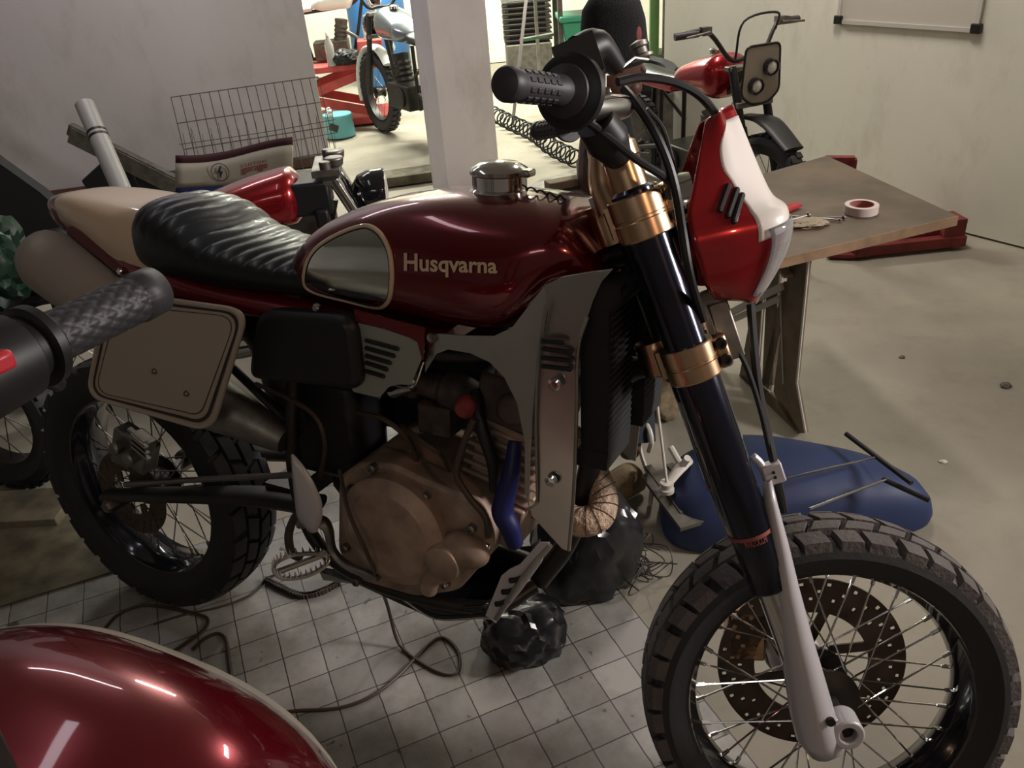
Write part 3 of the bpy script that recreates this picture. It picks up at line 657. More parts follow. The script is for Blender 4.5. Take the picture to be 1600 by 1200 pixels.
# number plate
Q = rnd([bp(*q, -.20) for q in ((166, 452), (388, 485), (331, 676), (136, 619))], [.03, .05, .05, .05], 7)
Q = [np.array([p[0], -.20, p[2]]) for p in Q]; qc = sum(Q)/len(Q)
b = B(); b.plate(Q, (0, .008, 0)); npl = b.done('number_plate', 'platecream', moto, bevel=.003, angle=60)
def inset(P, c, d): return [p+(c-p)/np.linalg.norm(c-p)*d for p in P]
def strip(name, d0, d1, m, y):
    b = B(); A1 = [b.v(p+[0, y, 0]) for p in inset(Q, qc, d0)]; A2 = [b.v(p+[0, y, 0]) for p in inset(Q, qc, d1)]
    for j in range(len(Q)): b.f([A1[j], A1[(j+1) % len(Q)], A2[(j+1) % len(Q)], A2[j]])
    b.done(name, m, npl, smooth=False)
b = B(); b.tube(inset(Q, qc, .004), .005, seg=8, n=1, closed=True); b.done('plate_rim', 'platecream', npl)
strip('plate_stripe', .013, .021, 'brownstripe', -.0006); strip('plate_stripe', .031, .0335, 'brownstripe', -.0006)
for px, py in ((242, 580), (292, 615)):
    c = bp(px, py, -.20); b = B(); b.lathe(c, -YA, [(0, .006), (.003, .006), (.006, .003), (.006, .001)], 12); b.done('plate_screw', 'steel', npl)
b = B(); b.tube([(.30, -.195, .82), (.28, -.12, .86), (.28, -.09, .90)], .008, seg=8); b.tube([(.42, -.195, .75), (.44, -.12, .80), (.45, -.09, .86)], .008, seg=8); b.done('plate_bracket', 'darksteel', moto)
# black side box
Q2 = rnd([bp(*q, -.15) for q in ((398, 486), (548, 497), (562, 614), (384, 594))], .035, 6); Q2 = [np.array([p[0], -.15, p[2]]) for p in Q2]; c2 = sum(Q2)/len(Q2)
b = B(); b.plate(Q2, (0, .05, 0)); b.done('side_box', 'black', moto, bevel=.014, angle=60)
Q3 = [bp(*q, -.127) for q in ((546, 499), (560, 505), (600, 514), (640, 528), (650, 533), (664, 548), (641, 602), (625, 601), (608, 604), (592, 622), (550, 612))]
b = B(); b.plate(rnd(Q3, .006, 3), (0, .003, 0)); lv = b.done('louvre_panel', 'ventalu', moto, smooth=False, bevel=.001)
for q in (((573, 532), (621, 545)), ((573, 544), (615, 556)), ((573, 556), (609, 567)), ((573, 567), (604, 577)), ((573, 580), (599, 588))):
    p, r_ = bp(*q[0], -.128), bp(*q[1], -.128); b = B(); b.tube([p, r_], .0042, seg=8, smooth=False); b.sphere(p, .0042, 8, 6); b.sphere(r_, .0042, 8, 6); b.done('louvre_slot', 'black', lv)
Q4 = [bp(*q, -.1295) for q in ((553, 484), (664, 512), (660, 563), (652, 535), (640, 527), (600, 513), (556, 502))]
b = B(); b.plate(Q4, (0, .004, 0)); b.done('side_cover', 'reddeep', moto, smooth=False)
b = B(); b.tube([bp(592, 622, -.12), bp(600, 608, -.12), bp(612, 602, -.12), bp(645, 604, -.12), bp(662, 565, -.12)], .0022, seg=6); b.lathe(bp(612, 612, -.09), bp(640, 604, -.09)-bp(612, 612, -.09), [(0, .012), (.05, .012)], 14); b.done('heat_pipe', 'chrome', moto)
# ---- radiator shroud (near side) and its mirror
def shroud(sg):
    Y = lambda p, y: np.array([p[0], sg*y, p[2]])
    pts = [((668, 520), .118), ((720, 524), .125), ((772, 525), .135), ((800, 512), .142), ((826, 478), .15), ((850, 447), .152), ((856, 480), .162), ((846, 540), .165), ((836, 600), .165), ((828, 700), .165), ((826, 792), .165), ((820, 770), .163), ((820, 690), .162), ((808, 630), .160), ((788, 590), .152), ((765, 566), .145), ((735, 552), .13), ((700, 546), .125), ((682, 553), .12), ((664, 582), .118)]
    P = [Y(bp(*q, -y), -y) for q, y in pts]
    b = B(); b.plate(P, (0, sg*.003, 0)); sh = b.done('radiator_shroud', 'shroudalu', moto, angle=50)
    pts = [((850, 446), .158), ((880, 432), .158), ((925, 424), .150), ((958, 420), .142), ((940, 440), .15), ((926, 470), .155), ((918, 495), .165), ((903, 545), .172), ((900, 640), .172), ((896, 760), .172), ((888, 862), .172), ((878, 858), .172), ((830, 806), .170), ((828, 795), .170), ((838, 788), .170), ((840, 770), .170), ((838, 650), .170), ((842, 560), .168), ((855, 490), .162)]
    P = [Y(bp(*q, -y), -y) for q, y in pts]
    b = B(); b.plate(P, (0, sg*.004, 0)); b.done('shroud_outer_skin', 'shroudalu', sh, angle=50, bevel=.0012)
    if sg > 0:
        b = B(); b.tube([bp(*q, -.174) for q in ((918, 495), (903, 547), (901, 640), (897, 760), (889, 860))], .003, seg=6); b.done('folded_edge', 'alu', sh)
        b = B(); b.tube([bp(*q, -.173) for q in ((853, 475), (841, 560), (837, 650), (839, 770), (836, 788), (822, 796))], .0022, seg=6); b.done('pressed_crease', 'alu', sh)
        for q in (((849, 533), (878, 535)), ((849, 545), (891, 550)), ((849, 559), (891, 563)), ((849, 572), (890, 577))):
            p, r_ = bp(*q[0], -.1765), bp(*q[1], -.1765); b = B(); b.tube([p, r_], .004, seg=8, smooth=False); b.sphere(p, .004, 8, 6); b.sphere(r_, .004, 8, 6); b.done('shroud_slot', 'black', sh)
        for px, py in ((867, 600), (862, 750)):
            c = bp(px, py, -.173); b = B(); b.lathe(c, -YA, [(0, .0105), (.004, .0105), (.006, .007), (.002, .0055), (.002, .001)], 20); b.done('shroud_bolt', 'chrome', sh)
        c = bp(675, 527, -.121); b = B(); b.lathe(c, -YA, [(0, .009), (.004, .008), (.002, .004), (.002, .001)], 16); b.done('shroud_bolt', 'aludark', sh)
    return sh
shroud(1); shroud(-1)
# radiators
for sg, n_ in ((-1, 0), (1, 1)):
    b = B(); ctr = np.array([1.205, sg*.088, .86]); b.box(ctr, (.045, .105, .25), rot=(0, -.03, 0))
    for k in range(22): b.box(ctr+[.024, 0, -.115+.011*k], (.004, .108, .003))
    b.box(ctr+[0, 0, .13], (.05, .108, .03)); b.box(ctr+[0, 0, -.13], (.05, .108, .03)); b.done('radiator', 'jacket', moto, smooth=False)
b = B(); b.tube([(1.20, -.11, .96), (1.24, -.06, 1.0), (1.22, .05, .99)], .014, seg=10); b.cyl(bp(905, 485, -.15), bp(913, 481, -.13), .006); b.done('radiator_hose', 'black', moto)
# ================= steered front end (S coordinates)
def ST(p): return SO+np.array(p)@SM
FX = -.035
for sg in (-1, 1):
    y = sg*.105
    b = B(ST); b.lathe((FX, y, .265), (0, 0, 1), [(0, .026), (.004, .030), (.04, .030), (.045, .032), (.10, .032), (.105, .0335), (.36, .0335), (.375, .031), (.60, .031), (.635, .031), (.64, .026)], 32)
    fl = b.done('fork_leg', 'forkblack', moto, angle=25)
    b = B(ST); b.lathe((FX, y, -.01), (0, 0, 1), [(0, .0215), (.285, .0215)], 24); b.done('fork_stanchion', 'chrome', fl)
    b = B(ST); b.lathe((FX, y, .895), (0, 0, 1), [(0, .0255), (.05, .0255), (.052, .027), (.07, .027), (.074, .022), (.085, .020), (.088, .012), (.095, .012)], 24); b.done('fork_cap', 'bronze', fl, angle=25)
    b = B(ST); b.ringlathe((FX, y, .363), (0, 0, 1), [(0, .0325), (0, .0345), (.006, .0345), (.006, .0325)], 28); b.done('red_ring', 'redink', fl)
    # axle casting
    b = B(ST); b.tube([(FX, y, .06), (FX, y, .0), (FX+.012, y, -.035)], [.030, .034, .026], seg=18); b.ringlathe((0.002, y-.0225+sg*.012, .004), YA, [(0, .013), (0, .025), (.045, .025), (.045, .013)], 28); b.box((-.02, y+sg*.008, .012), (.03, .035, .038)); b.done('axle_clamp', 'guard', fl, bevel=.003)
b = B(ST); b.cyl((0, -.125, .002), (0, .13, .002), .0125, seg=20); b.done('front_axle', 'darksteel', moto)
# guard (near leg): rib of sheet wrapped round the front of the stanchion
def guard(sg):
    b = B(ST); R_ = []
    tab = [(.435, .005, .012, .012), (.40, .008, .020, .006), (.33, .012, .022, -.002), (.26, .017, .028, -.013), (.18, .022, .034, -.023), (.10, .027, .040, -.031), (.05, .030, .042, -.036), (.0, .030, .040, -.040), (-.03, .022, .030, -.040)]
    for z, wx, wy, cx_ in tab:
        r_ = []
        for k in range(11):
            a = math.radians(-35-130*k/10) if sg < 0 else math.radians(35+130*k/10)
            a0 = -100+ (k-5)*15
            a = math.radians(a0) if sg < 0 else -math.radians(a0)
            r_.append((cx_+math.cos(a)*wx*1.1, sg*.105+math.sin(a)*wy*1.05, z))
        R_.append(r_)
    b.ring_loft(R_, closed=False, caps=False); g = b.done('fork_guard', 'guard', moto, solid=.003, angle=60)
    b = B(ST); b.lathe((-.018, sg*.146, .045), (0, sg, 0), [(0, .007), (.006, .007), (.006, .001)], 12); b.done('guard_screw', 'darksteel', g)
    return g
guard(-1); guard(1)
c = sp(1207, 738, -.10)
b = B(ST); b.box(c, (.03, .022, .032)); b.tube([c+[-.02, .0, .035], c+[-.012, 0, .015], c+[-.012, 0, -.02], c+[-.02, 0, -.05]], .007, seg=8); gb = b.done('hose_clamp', 'guard', moto, bevel=.004)
for dz in (-.004, .004): b = B(ST); b.box(c+[.0, -.012, dz], (.004, .002, .004)); b.done('clamp_screw', 'black', gb)
# text on the ring of the leg
def ringtext(u, v):
    a = math.radians(-118+58*u); return ST((FX+.0345*math.cos(a), -.105+.0345*math.sin(a), .354+.012*v))
text_on('MARZOCCHI', ringtext, 'redink', moto, 'lettering', offset=.01, label='red maker lettering round the fork leg')
# triple clamps
def clamp(z, h, name, wide):
    b = B(ST)
    for sg in (-1, 1):
        y = sg*.105
        b.ringlathe((FX, y, z-h/2), (0, 0, 1), [(0, .0300), (0, .0385), (.002, .0395), (h*.42, .0395), (h*.44, .0385), (h*.5, .0385), (h*.52, .0395), (h-.002, .0395), (h, .0385), (h, .0300)], 44)
    b.box((-.055, 0, z), (.05, .16, h*.8)); b.cyl((-.075, 0, z-h*.5), (-.075, 0, z+h*.5), .03)
    for sg in (-1, 1): b.bar((-.06, sg*.05, z), (FX-.01, sg*.075, z), .05, h*.7)
    o = b.done(name, 'bronze', moto, angle=25)
    for sg in (-1, 1):
        b = B(ST); b.box((FX+.046, sg*.105, z), (.02, .026, h*.98)); lug = b.done('clamp_lug', 'bronze', o, bevel=.006)
        for dz in (-h*.24, h*.24):
            b = B(ST); b.lathe((FX+.046, sg*.105-.012, z+dz), (0, -1, 0), [(0, .0085), (.006, .0085), (.008, .0075), (.008, .0045), (.003, .004), (.003, .001)], 16); b.done('pinch_bolt', 'darksteel', o)
    return o
uc = clamp(.865, .062, 'upper_triple_clamp', 1); lc = clamp(.645, .052, 'lower_triple_clamp', 1)
b = B(ST); b.tube([(-.06, -.05, .885), (-.065, -.045, .92), (-.055, -.04, .96), (-.05, -.04, .99)], [.03, .022, .019, .018], seg=18); b.tube([(-.06, .05, .885), (-.065, .045, .92), (-.055, .04, .96), (-.05, .04, .99)], [.03, .022, .019, .018], seg=18); b.done('bar_riser', 'bronze', moto)
b = B(ST); b.lathe((-.075, 0, .895), (0, 0, 1), [(0, .022), (.015, .022), (.017, .014), (.03, .013)], 6); b.done('steering_nut', 'chrome', uc)
# handlebar
GE, GI = sp(790, 131, -.40), sp(885, 143, -.285)
bar = [GE, GI, GI+(GI-GE)*.35+[.0, 0, -.003], (-.055, -.13, 1.022), (-.045, -.07, 1.008), (-.045, 0, 1.005)]
barp = [np.array(p, float) for p in bar]; mir = [p*np.array([1, -1, 1]) for p in barp[::-1][1:]]
b = B(ST); b.tube(barp+mir, .0135, seg=16, n=5); hb = b.done('handlebar', 'darksteel', moto)
for sg in (-1, 1): b = B(ST); b.box((-.045, sg*.045, 1.007), (.036, .028, .036)); b.done('bar_clamp', 'bronze', hb, bevel=.006)
def grip(sg):
    e0 = GE*np.array([1, -sg*-1 if sg < 0 else -1, 1]) if sg > 0 else GE; e0 = GE if sg < 0 else GE*np.array([1, -1, 1]); e1 = GI if sg < 0 else GI*np.array([1, -1, 1])
    d = e1-e0; L = np.linalg.norm(d); b = B(ST)
    b.lathe(e0, d, [(-.004, .012), (-.002, .0165), (.002, .0185), (.012, .0185), (.014, .0165), (L-.03, .0165), (L-.026, .0178), (L-.012, .0178), (L-.010, .021), (L-.006, .030), (L, .031), (L+.003, .029)], 36, caps=True)
    g = b.done('handlebar_grip', 'grip', hb, angle=30); s_, t_, u_ = b_frame(d)
    for j in range(10):
        for k in range(5):
            a = 2*PI*j/10; c = e0+u_*(.03+k*.014)+.0163*(math.cos(a)*s_+math.sin(a)*t_)
            b = B(ST); e_a = -math.sin(a)*s_+math.cos(a)*t_; rr_ = math.cos(a)*s_+math.sin(a)*t_; b.box(c, (.010, .0055, .003), ax=(u_, e_a, rr_)); b.done('grip_rib', 'grip', g, bevel=.0008)
    return g
def b_frame(d):
    d = np.array(d, float); d = d/np.linalg.norm(d); a = np.array([0, 0, 1.0]); s_ = np.cross(d, a); s_ /= np.linalg.norm(s_); return s_, np.cross(d, s_), d
grip(-1); grip(1)
gd = (GI-GE)/np.linalg.norm(GI-GE)
b = B(ST); b.lathe(GI+gd*.0, gd, [(0, .036), (.004, .043), (.012, .044), (.016, .040), (.02, .030)], 36); b.tube([GI+gd*.02, GI+gd*.055], [.026, .020], seg=20, smooth=False)
b.box(GI+gd*.035+np.array([.01, 0, .035]), (.05, .045, .045)); b.tube([GI+gd*.03+np.array([.015, 0, .04]), GI+gd*.05+np.array([.03, 0, .045]), GI+gd*.075+np.array([.035, 0, .02])], [.022, .020, .012], seg=14)
b.done('throttle_housing', 'black', hb, bevel=.006)
# brake master cylinder, its boot and lever
p0_, p1_ = sp(899, 170, -.24), sp(978, 168, -.13)
b = B(ST); b.tube([p0_, p0_+(p1_-p0_)*.2, p0_+(p1_-p0_)*.8, p1_], [.012, .017, .017, .013], seg=12, smooth=False); b.box((p0_+p1_)/2+[0, 0, .012], (.028, .11, .008)); mc = b.done('brake_master_cylinder', 'alu', hb, bevel=.002)
q0_, q1_ = sp(930, 190, -.19), sp(968, 248, -.15)
b = B(ST); b.tube([q0_, (q0_+q1_)/2, q1_], [.026, .029, .018], seg=16); b.done('rubber_boot', 'black', hb)
b = B(ST); b.tube([sp(925, 160, -.22), sp(960, 152, -.18), sp(985, 155, -.13)], .006, seg=10, flat=.6); b.done('brake_lever', 'chrome', hb)
b = B(ST); wq = [sp(946, 136, -.10), sp(946, 117, -.10), sp(960, 115, -.09), sp(992, 90, -.06), sp(1013, 93, -.04)]; b.tube(wq, .0017, seg=6, smooth=False); b.done('wire_bracket', 'whiteb', hb)
c = sp(1000, 78, -.03); b = B(ST); b.lathe(c+[0, 0, -.012], (0, 0, 1), [(0, .016), (.004, .016), (.006, .010), (.014, .010), (.016, .013), (.022, .013), (.026, .001)], 20); b.done('knurled_cap', 'aludark', hb)
# cables and hoses
def cable(pts, r, m='black', name='cable'):
    b = B(ST); b.tube([sp(x, y, o_) for x, y, o_ in pts], r, seg=8); return b.done(name, m, moto)
cable([(896, 178, -.22), (922, 193, -.21), (960, 222, -.20), (997, 251, -.19), (1035, 275, -.17), (1050, 292, -.12)], .0055, name='control_cable')
cable([(975, 140, -.12), (992, 160, -.14), (1020, 202, -.16), (1042, 250, -.165), (1056, 300, -.165), (1066, 360, -.155), (1078, 430, -.15), (1098, 500, -.10)], .0065, name='brake_hose')
cable([(965, 128, -.08), (1005, 121, -.06), (1060, 131, -.03), (1100, 156, .0), (1130, 200, .0), (1152, 250, .02), (1168, 300, .03)], .0065, name='brake_hose')
cable([(1010, 170, .06), (1035, 200, .07), (1050, 250, .07), (1062, 290, .07)], .004, name='control_cable')
cable([(1112, 478, -.05), (1135, 520, -.06), (1165, 570, -.07), (1188, 640, -.08), (1203, 705, -.09), (1210, 735, -.10)], .004, name='brake_hose')
cable([(1173, 476, -.02), (1178, 540, -.04), (1186, 610, -.06), (1200, 680, -.08), (1212, 735, -.10), (1225, 800, -.10)], .0065, name='brake_hose')
# caliper on the far leg
b = B(ST); c = np.array([-.09, .095, .085]); b.box(c, (.07, .05, .10), rot=(0, .35, 0)); b.cyl(c+[0, .03, .02], c+[0, -.02, .02], .02); b.cyl(c+[0, .03, -.025], c+[0, -.02, -.025], .02); b.done('front_caliper', 'bronze', moto, bevel=.006)
# headlight mask
LV = [((1102, 190), (1126, 170), .03, .015), ((1094, 232), (1150, 222), .06, .03), ((1083, 290), (1178, 282), .09, .045), ((1074, 335), (1197, 313), .11, .06), ((1080, 375), (1221, 330), .125, .08), ((1091, 410), (1223, 358), .12, .085), ((1101, 445), (1205, 415), .11, .08), ((1118, 468), (1180, 474), .085, .065)]
lvS = [(sp(*L_, -w_), sp(*R_2, -f_)) for L_, R_2, w_, f_ in LV]
def mask(l, u, eps=0.0):
    l = min(max(l, 0), len(LV)-1-1e-6); Lp = np.array([sm(l, [(i, q[0][k]) for i, q in enumerate(lvS)]) for k in range(3)]); Rp = np.array([sm(l, [(i, q[1][k]) for i, q in enumerate(lvS)]) for k in range(3)])
    mid = (Lp+Rp)/2+np.array([.006, -.008, 0]); fc_ = Rp*np.array([1, 0, 1])+np.array([.02, 0, 0])
    pts = [Lp, mid, Rp, fc_]+[p*np.array([1, -1, 1]) for p in (Rp, mid, Lp)]
    s = u*6; i = min(int(s), 5); t = s-i
    p1 = pts[i]; p2 = pts[i+1]; p0_ = pts[i-1] if i > 0 else 2*p1-p2; p3 = pts[i+2] if i < 5 else 2*p2-p1
    p = 0.5*((2*p1)+(-p0_+p2)*t+(2*p0_-5*p1+4*p2-p3)*t*t+(-p0_+3*p1-3*p2+p3)*t**3)
    if eps:
        c_ = np.array([0.0, 0, p[2]]); d = p-c_; p = p+d/np.linalg.norm(d)*eps
    return p
b = B(ST); b.ring_loft([[mask(l, u) for u in np.linspace(0, 1, 49)] for l in np.linspace(0, 7, 43)], closed=False, caps=False); mk = b.done('headlight_mask', 'redbright', moto, solid=.003, angle=60)
def ub(l): return sm(l, [(.35, .30), (.6, .20), (1, .13), (1.6, .13), (2, .17), (3, .215), (3.6, .21), (4.6, .21)])
b = B(ST); rws = []
for l in np.linspace(.35, 5.1, 36):
    u0_ = ub(min(l, 4.4)); rws.append([mask(l, u, .0021) for u in np.linspace(u0_, 1-u0_, 34)])
b.ring_loft(rws, closed=False, caps=False); b.done('mask_stripe', 'white', mk, solid=.0006, angle=60)
def mask_px(px, py, eps):
    best = None
    for l in np.linspace(1, 6, 61):
        for u in np.linspace(.02, .34, 33):
            p = mask(l, u); w_ = BO+ST(p)@BM; q = pj(w_); d = (q[0]-px)**2+(q[1]-py)**2
            if best is None or d < best[0]: best = (d, l, u)
    return mask(best[1], best[2], eps)
for q in (((1136, 292), (1121, 330)), ((1147, 299), (1134, 338)), ((1156, 307), (1146, 345))):
    p, r_ = mask_px(*q[0], .003), mask_px(*q[1], .003); b = B(ST); b.tube([p, r_], .0045, seg=8, smooth=False); b.sphere(p, .0045, 8, 6); b.sphere(r_, .0045, 8, 6); b.done('mask_slot', 'black', mk)
lc_ = (mask(5, .5)+mask(6.5, .5))/2
b = B(ST); b.ring_loft([[mask(l, u, .004)+np.array([.010*math.sin((l-4.6)/2.2*PI), 0, 0]) for u in np.linspace(.24, .76, 22)] for l in np.linspace(4.7, 6.8, 12)], closed=False, caps=False); b.done('headlight_lens', 'lens', mk, solid=.002)
for y_ in (-.06, .06): b = B(ST); b.box((.03, y_, .66), (.03, .02, .09)); b.done('mask_bracket', 'aludark', moto, bevel=.003)
b = B(ST); b.lathe((-.0, 0, .86), (1, 0, -.2), [(-.01, .03), (.03, .045), (.05, .045), (.055, .03)], 24); b.done('speedometer', 'chrome', moto)
b = B(ST); b.tube([(-.02, -.02, .80), (.0, -.06, .83), (.02, -.09, .82)], .014, seg=10); b.tube([(.0, .03, .74), (.01, -.03, .76), (-.01, -.07, .72), (-.03, 0, .70)], .012, seg=8); b.done('wiring_loom', 'black', moto)
# ================================================================== THE REST OF THE WORKSHOP
Z3 = np.array([0, 0, 1.0])
def A_of(h):
    """axes of a bike with heading h (x forward, y left, z up)"""
    h = np.array([h[0], h[1], 0], float); h /= np.linalg.norm(h); return np.array([h, [-h[1], h[0], 0], [0, 0, 1]])
def mini_wheel(parent, x, R, w, rimR, name, z=None, spoke='steel', rimm='darksteel', tyrem='rubberside', T=None, ns=16):
    z = R if z is None else z
    b = B(T); b.ringlathe((x, 0, z), YA, [(-w*.3, rimR), (-w*.3, rimR-.018), (w*.3, rimR-.018), (w*.3, rimR)], 40); rm = b.done(name, rimm, parent)
    b = B(T); b.ringlathe((x, 0, z), YA, [(-w*.3, rimR-.001), (-w*.5, rimR+(R-rimR)*.45), (-w*.42, R-.018), (-w*.2, R-.003), (w*.2, R-.003), (w*.42, R-.018), (w*.5, rimR+(R-rimR)*.45), (w*.3, rimR-.001)], 48)
    for i in range(36):
        a = 2*PI*i/36
        for s_ in (-1, 1): b.box((x+(R-.002)*math.cos(a+.04*s_), s_*w*.2, z+(R-.002)*math.sin(a+.04*s_)), (.010, w*.34, .032), rot=(0, -(a+.04*s_), 0))
    b.done('tyre', tyrem, rm)
    for i in range(ns):
        a = 2*PI*i/ns; s_ = 1 if i % 2 else -1; ah = a+.8*(1 if (i//2) % 2 else -1)
        b = B(T); b.cyl((x+.04*math.cos(ah), s_*.03, z+.04*math.sin(ah)), (x+(rimR-.012)*math.cos(a), 0, z+(rimR-.012)*math.sin(a)), .002, seg=5); b.done('spoke', spoke, rm)
    b = B(T); b.lathe((x, -.05, z), YA, [(0, .02), (.01, .045), (.03, .03), (.07, .03), (.09, .045), (.1, .02)], 20); b.done('hub', 'darksteel', rm)
    return rm
def loft_tank(parent, x0, x1, z0, z1, w, m, tail=.55, T=None):
    b = B(T); rings = []
    for i in range(22):
        t = i/21; x = x0+(x1-x0)*t
        k = math.sin(PI*min(1, max(.02, t))**.62)**.55 if t < 1 else .05
        k = max(.12, min(1, (t/.25)**.5 if t < .25 else 1)*min(1, ((1-t)/.12+.1)**.5))
        zt_ = z1-(z1-z0)*tail*(1-t)**1.6; zm, hz = (zt_+z0)/2, (zt_-z0)/2*max(.3, k)
        rings.append([(x, w*k*math.copysign(abs(math.sin(a))**.8, math.sin(a)), zm+hz*math.copysign(abs(math.cos(a))**.8, math.cos(a))) for a in [2*PI*j/28 for j in range(28)]])
    b.ring_loft(rings); return b.done('fuel_tank', m, parent, angle=60)
def simple_bike(name, label, origin, heading, s, tankm, seatm, group=None, wheels=True, bars='high', light='round', seat=True, engm='darksteel', forkm='chrome', wm='darksteel', rad=.32):
    t = thing('motorcycle', label, 'motorcycle', origin, A_of(heading)*1.0, group)
    T = lambda p: np.array(p)*np.array(s)
    if wheels:
        mini_wheel(t, 0, rad, .11, .235, 'rear_wheel', T=T, rimm=wm); mini_wheel(t, 1.32, rad, .10, .24, 'front_wheel', T=T, rimm=wm)
    b = B(T)
    b.tube([(1.06, 0, .92), (.95, 0, .80), (.55, 0, .76), (.05, 0, .74)], .018); b.tube([(1.07, 0, .84), (.95, 0, .45), (.85, 0, .30), (.45, 0, .30)], .018)
    for q in (-1, 1): b.tube([(.45, .06*q, .30), (.42, .08*q, .5), (.42, .08*q, .76)], .014); b.tube([(.42, .08*q, .42), (.0, .085*q, rad)], .017); b.tube([(.42, .09*q, .55), (.05, .09*q, .74)], .011); b.tube([(.05, .11*q, .70), (.05, .10*q, .38)], .02)
    b.done('frame', 'darksteel', t)
    b = B(T); b.box((.68, 0, .38), (.36, .26, .18)); b.lathe((.62, -.15, .38), YA, [(0, .07), (.3, .07)], 20); b.lathe((.78, 0, .45), (.2, 0, 1), [(0, .07), (.03, .075), (.04, .06), (.07, .075), (.08, .06), (.11, .075), (.12, .06), (.15, .075), (.16, .06), (.22, .07)], 20); e = b.done('engine', engm, t, bevel=.01)
    b = B(T); b.tube([(.86, -.06, .55), (.98, -.09, .45), (.9, -.12, .27), (.5, -.14, .24), (.1, -.15, .26)], [.02, .02, .02, .03, .035], seg=12); b.done('exhaust', 'steel', t)
    loft_tank(t, .52, .98, .76, 1.0, .14, tankm, T=T)
    b = B(T); b.lathe((.82, 0, .98), (0, 0, 1), [(0, .035), (.02, .035), (.03, .02)], 16); b.done('filler_cap', 'chrome', t)
    if seat:
        b = B(T); b.tube([(-.05, 0, .80), (.1, 0, .80), (.3, 0, .79), (.54, 0, .80)], [.07, .10, .10, .08], seg=18, flat=.45); b.done('seat', seatm, t)
    ft = np.array([1.09, 0, .95]); fa = np.array([1.32, 0, rad])
    for q in (-1, 1): b = B(T); b.cyl(ft+[0, .09*q, 0], ft+(fa-ft)*.5+[0, .09*q, 0], .022); b.cyl(ft+(fa-ft)*.45+[0, .09*q, 0], fa+[0, .09*q, 0], .028); b.done('fork_leg', forkm, t)
    for pc_, h_ in ((ft+[-.01, 0, -.01], .025), (ft+(fa-ft)*.28, .03)): b = B(T); b.box(pc_, (.06, .22, h_)); b.done('triple_clamp', 'aludark', t, bevel=.004)
    hz = .13 if bars == 'high' else .0
    b = B(T); b.tube([(1.0, .38, .99+hz), (1.04, .22, 1.0+hz), (1.08, .10, .99), (1.08, 0, .985), (1.08, -.10, .99), (1.04, -.22, 1.0+hz), (1.0, -.38, .99+hz)], .012, seg=10); h = b.done('handlebar', 'darksteel', t)
    for q in (-1, 1):
        b = B(T); b.cyl((1.0, .38*q, .99+hz), (1.03, .26*q, .996+hz), .018); b.done('handlebar_grip', 'grip', h)
        b = B(T); b.box((1.045, .23*q, 1.005+hz), (.04, .05, .04)); b.tube([(1.07, .22*q, 1.0+hz), (1.075, .36*q, .99+hz)], .006); b.done('lever', 'aludark', h)
    if light == 'round':
        b = B(T); b.lathe((1.14, 0, .86), (1, 0, -.05), [(0, .03), (.02, .07), (.06, .09), (.11, .095), (.12, .09)], 28); l = b.done('headlight', 'gloss', t)
        b = B(T); b.lathe((1.255, 0, .854), (1, 0, -.05), [(0, .085), (.01, .07), (.015, .01)], 24); b.done('headlight_glass', 'lamplens', l)
    return t, T
# --- right-hand red bike by the right wall
rb, T = simple_bike('motorcycle', 'small red scrambler parked along the right wall, white number board with two round lamps', (.815, 4.70, 0), (.36, -.93), .86, 'redbright', 'leather', light=None, forkm='black')
rb.location = V((.815, 4.70, 0))
b = B(T); nb = rnd([(0, -.10, .155), (0, .10, .155), (0, .115, -.07), (0, .05, -.12), (0, -.05, -.12), (0, -.115, -.07)], .03)
pc_ = np.array([1.20, 0, .90]); b.plate([pc_+p for p in nb], (.012, 0, 0)); nbo = b.done('number_board', 'platecream', rb, bevel=.004)
b = B(T); b.tube([pc_+[.01, 0, 0]+p*1.03 for p in nb], .006, seg=6, n=1, closed=True); b.done('board_trim', 'black', nbo)
for y, z in ((.045, .05), (-.04, -.03)):
    b = B(T); b.lathe(pc_+[.01, y, z], (1, 0, 0), [(0, .042), (.03, .042), (.034, .036), (.025, .034)], 24); lm = b.done('lamp_ring', 'gloss', rb)
    b = B(T); b.lathe(pc_+[.01, y, z], (1, 0, 0), [(.02, .034), (.03, .025), (.034, .01)], 20); b.done('lamp_glass', 'lamplens', lm)
b = B(T); b.tube([(1.05, .2, 1.1), (1.15, .12, 1.19), (1.15, -.08, 1.17), (1.15, -.12, 1.0)], .006); b.done('cable', 'black', rb)
b = B(T); b.tube([(1.12, 0, .70), (1.3, 0, .70), (1.5, 0, .6)], [.05, .07, .06], seg=14, flat=.25); b.done('front_fender', 'black', rb)
b = B(T); b.box((.3, 0, .77), (.5, .2, .04)); b.done('seat_base', 'redbright', rb, bevel=.01)
# --- second red bike just behind
b2, T = simple_bike('motorcycle', 'red cafe bike with black round headlight, mostly hidden behind the scrambler seat', (-1.57, 2.72, 0), (1, .10), (.95, .85, .80), 'redbright', 'leather', light='round', bars='none')
for o in [c for c in b2.children if c.name.split('.')[0] == 'handlebar']:
    for c in list(o.children): bpy.data.objects.remove(c)
    bpy.data.objects.remove(o)
for o in [c for c in b2.children if c.name.split('.')[0] == 'filler_cap']: bpy.data.objects.remove(o)
b = B(T); b.box((1.07, 0, .985), (.10, .24, .03)); b.lathe((1.10, .05, 1.0), (0, 0, 1), [(0, .03), (.03, .035), (.035, .03)], 18); b.lathe((1.10, -.06, 1.0), (0, 0, 1), [(0, .03), (.03, .035), (.035, .03)], 18); b.cyl((1.07, -.1, .97), (1.07, -.1, 1.03), .02); b.cyl((1.07, .1, .97), (1.07, .1, 1.03), .02); b.done('instrument_cluster', 'aludark', b2, bevel=.004)
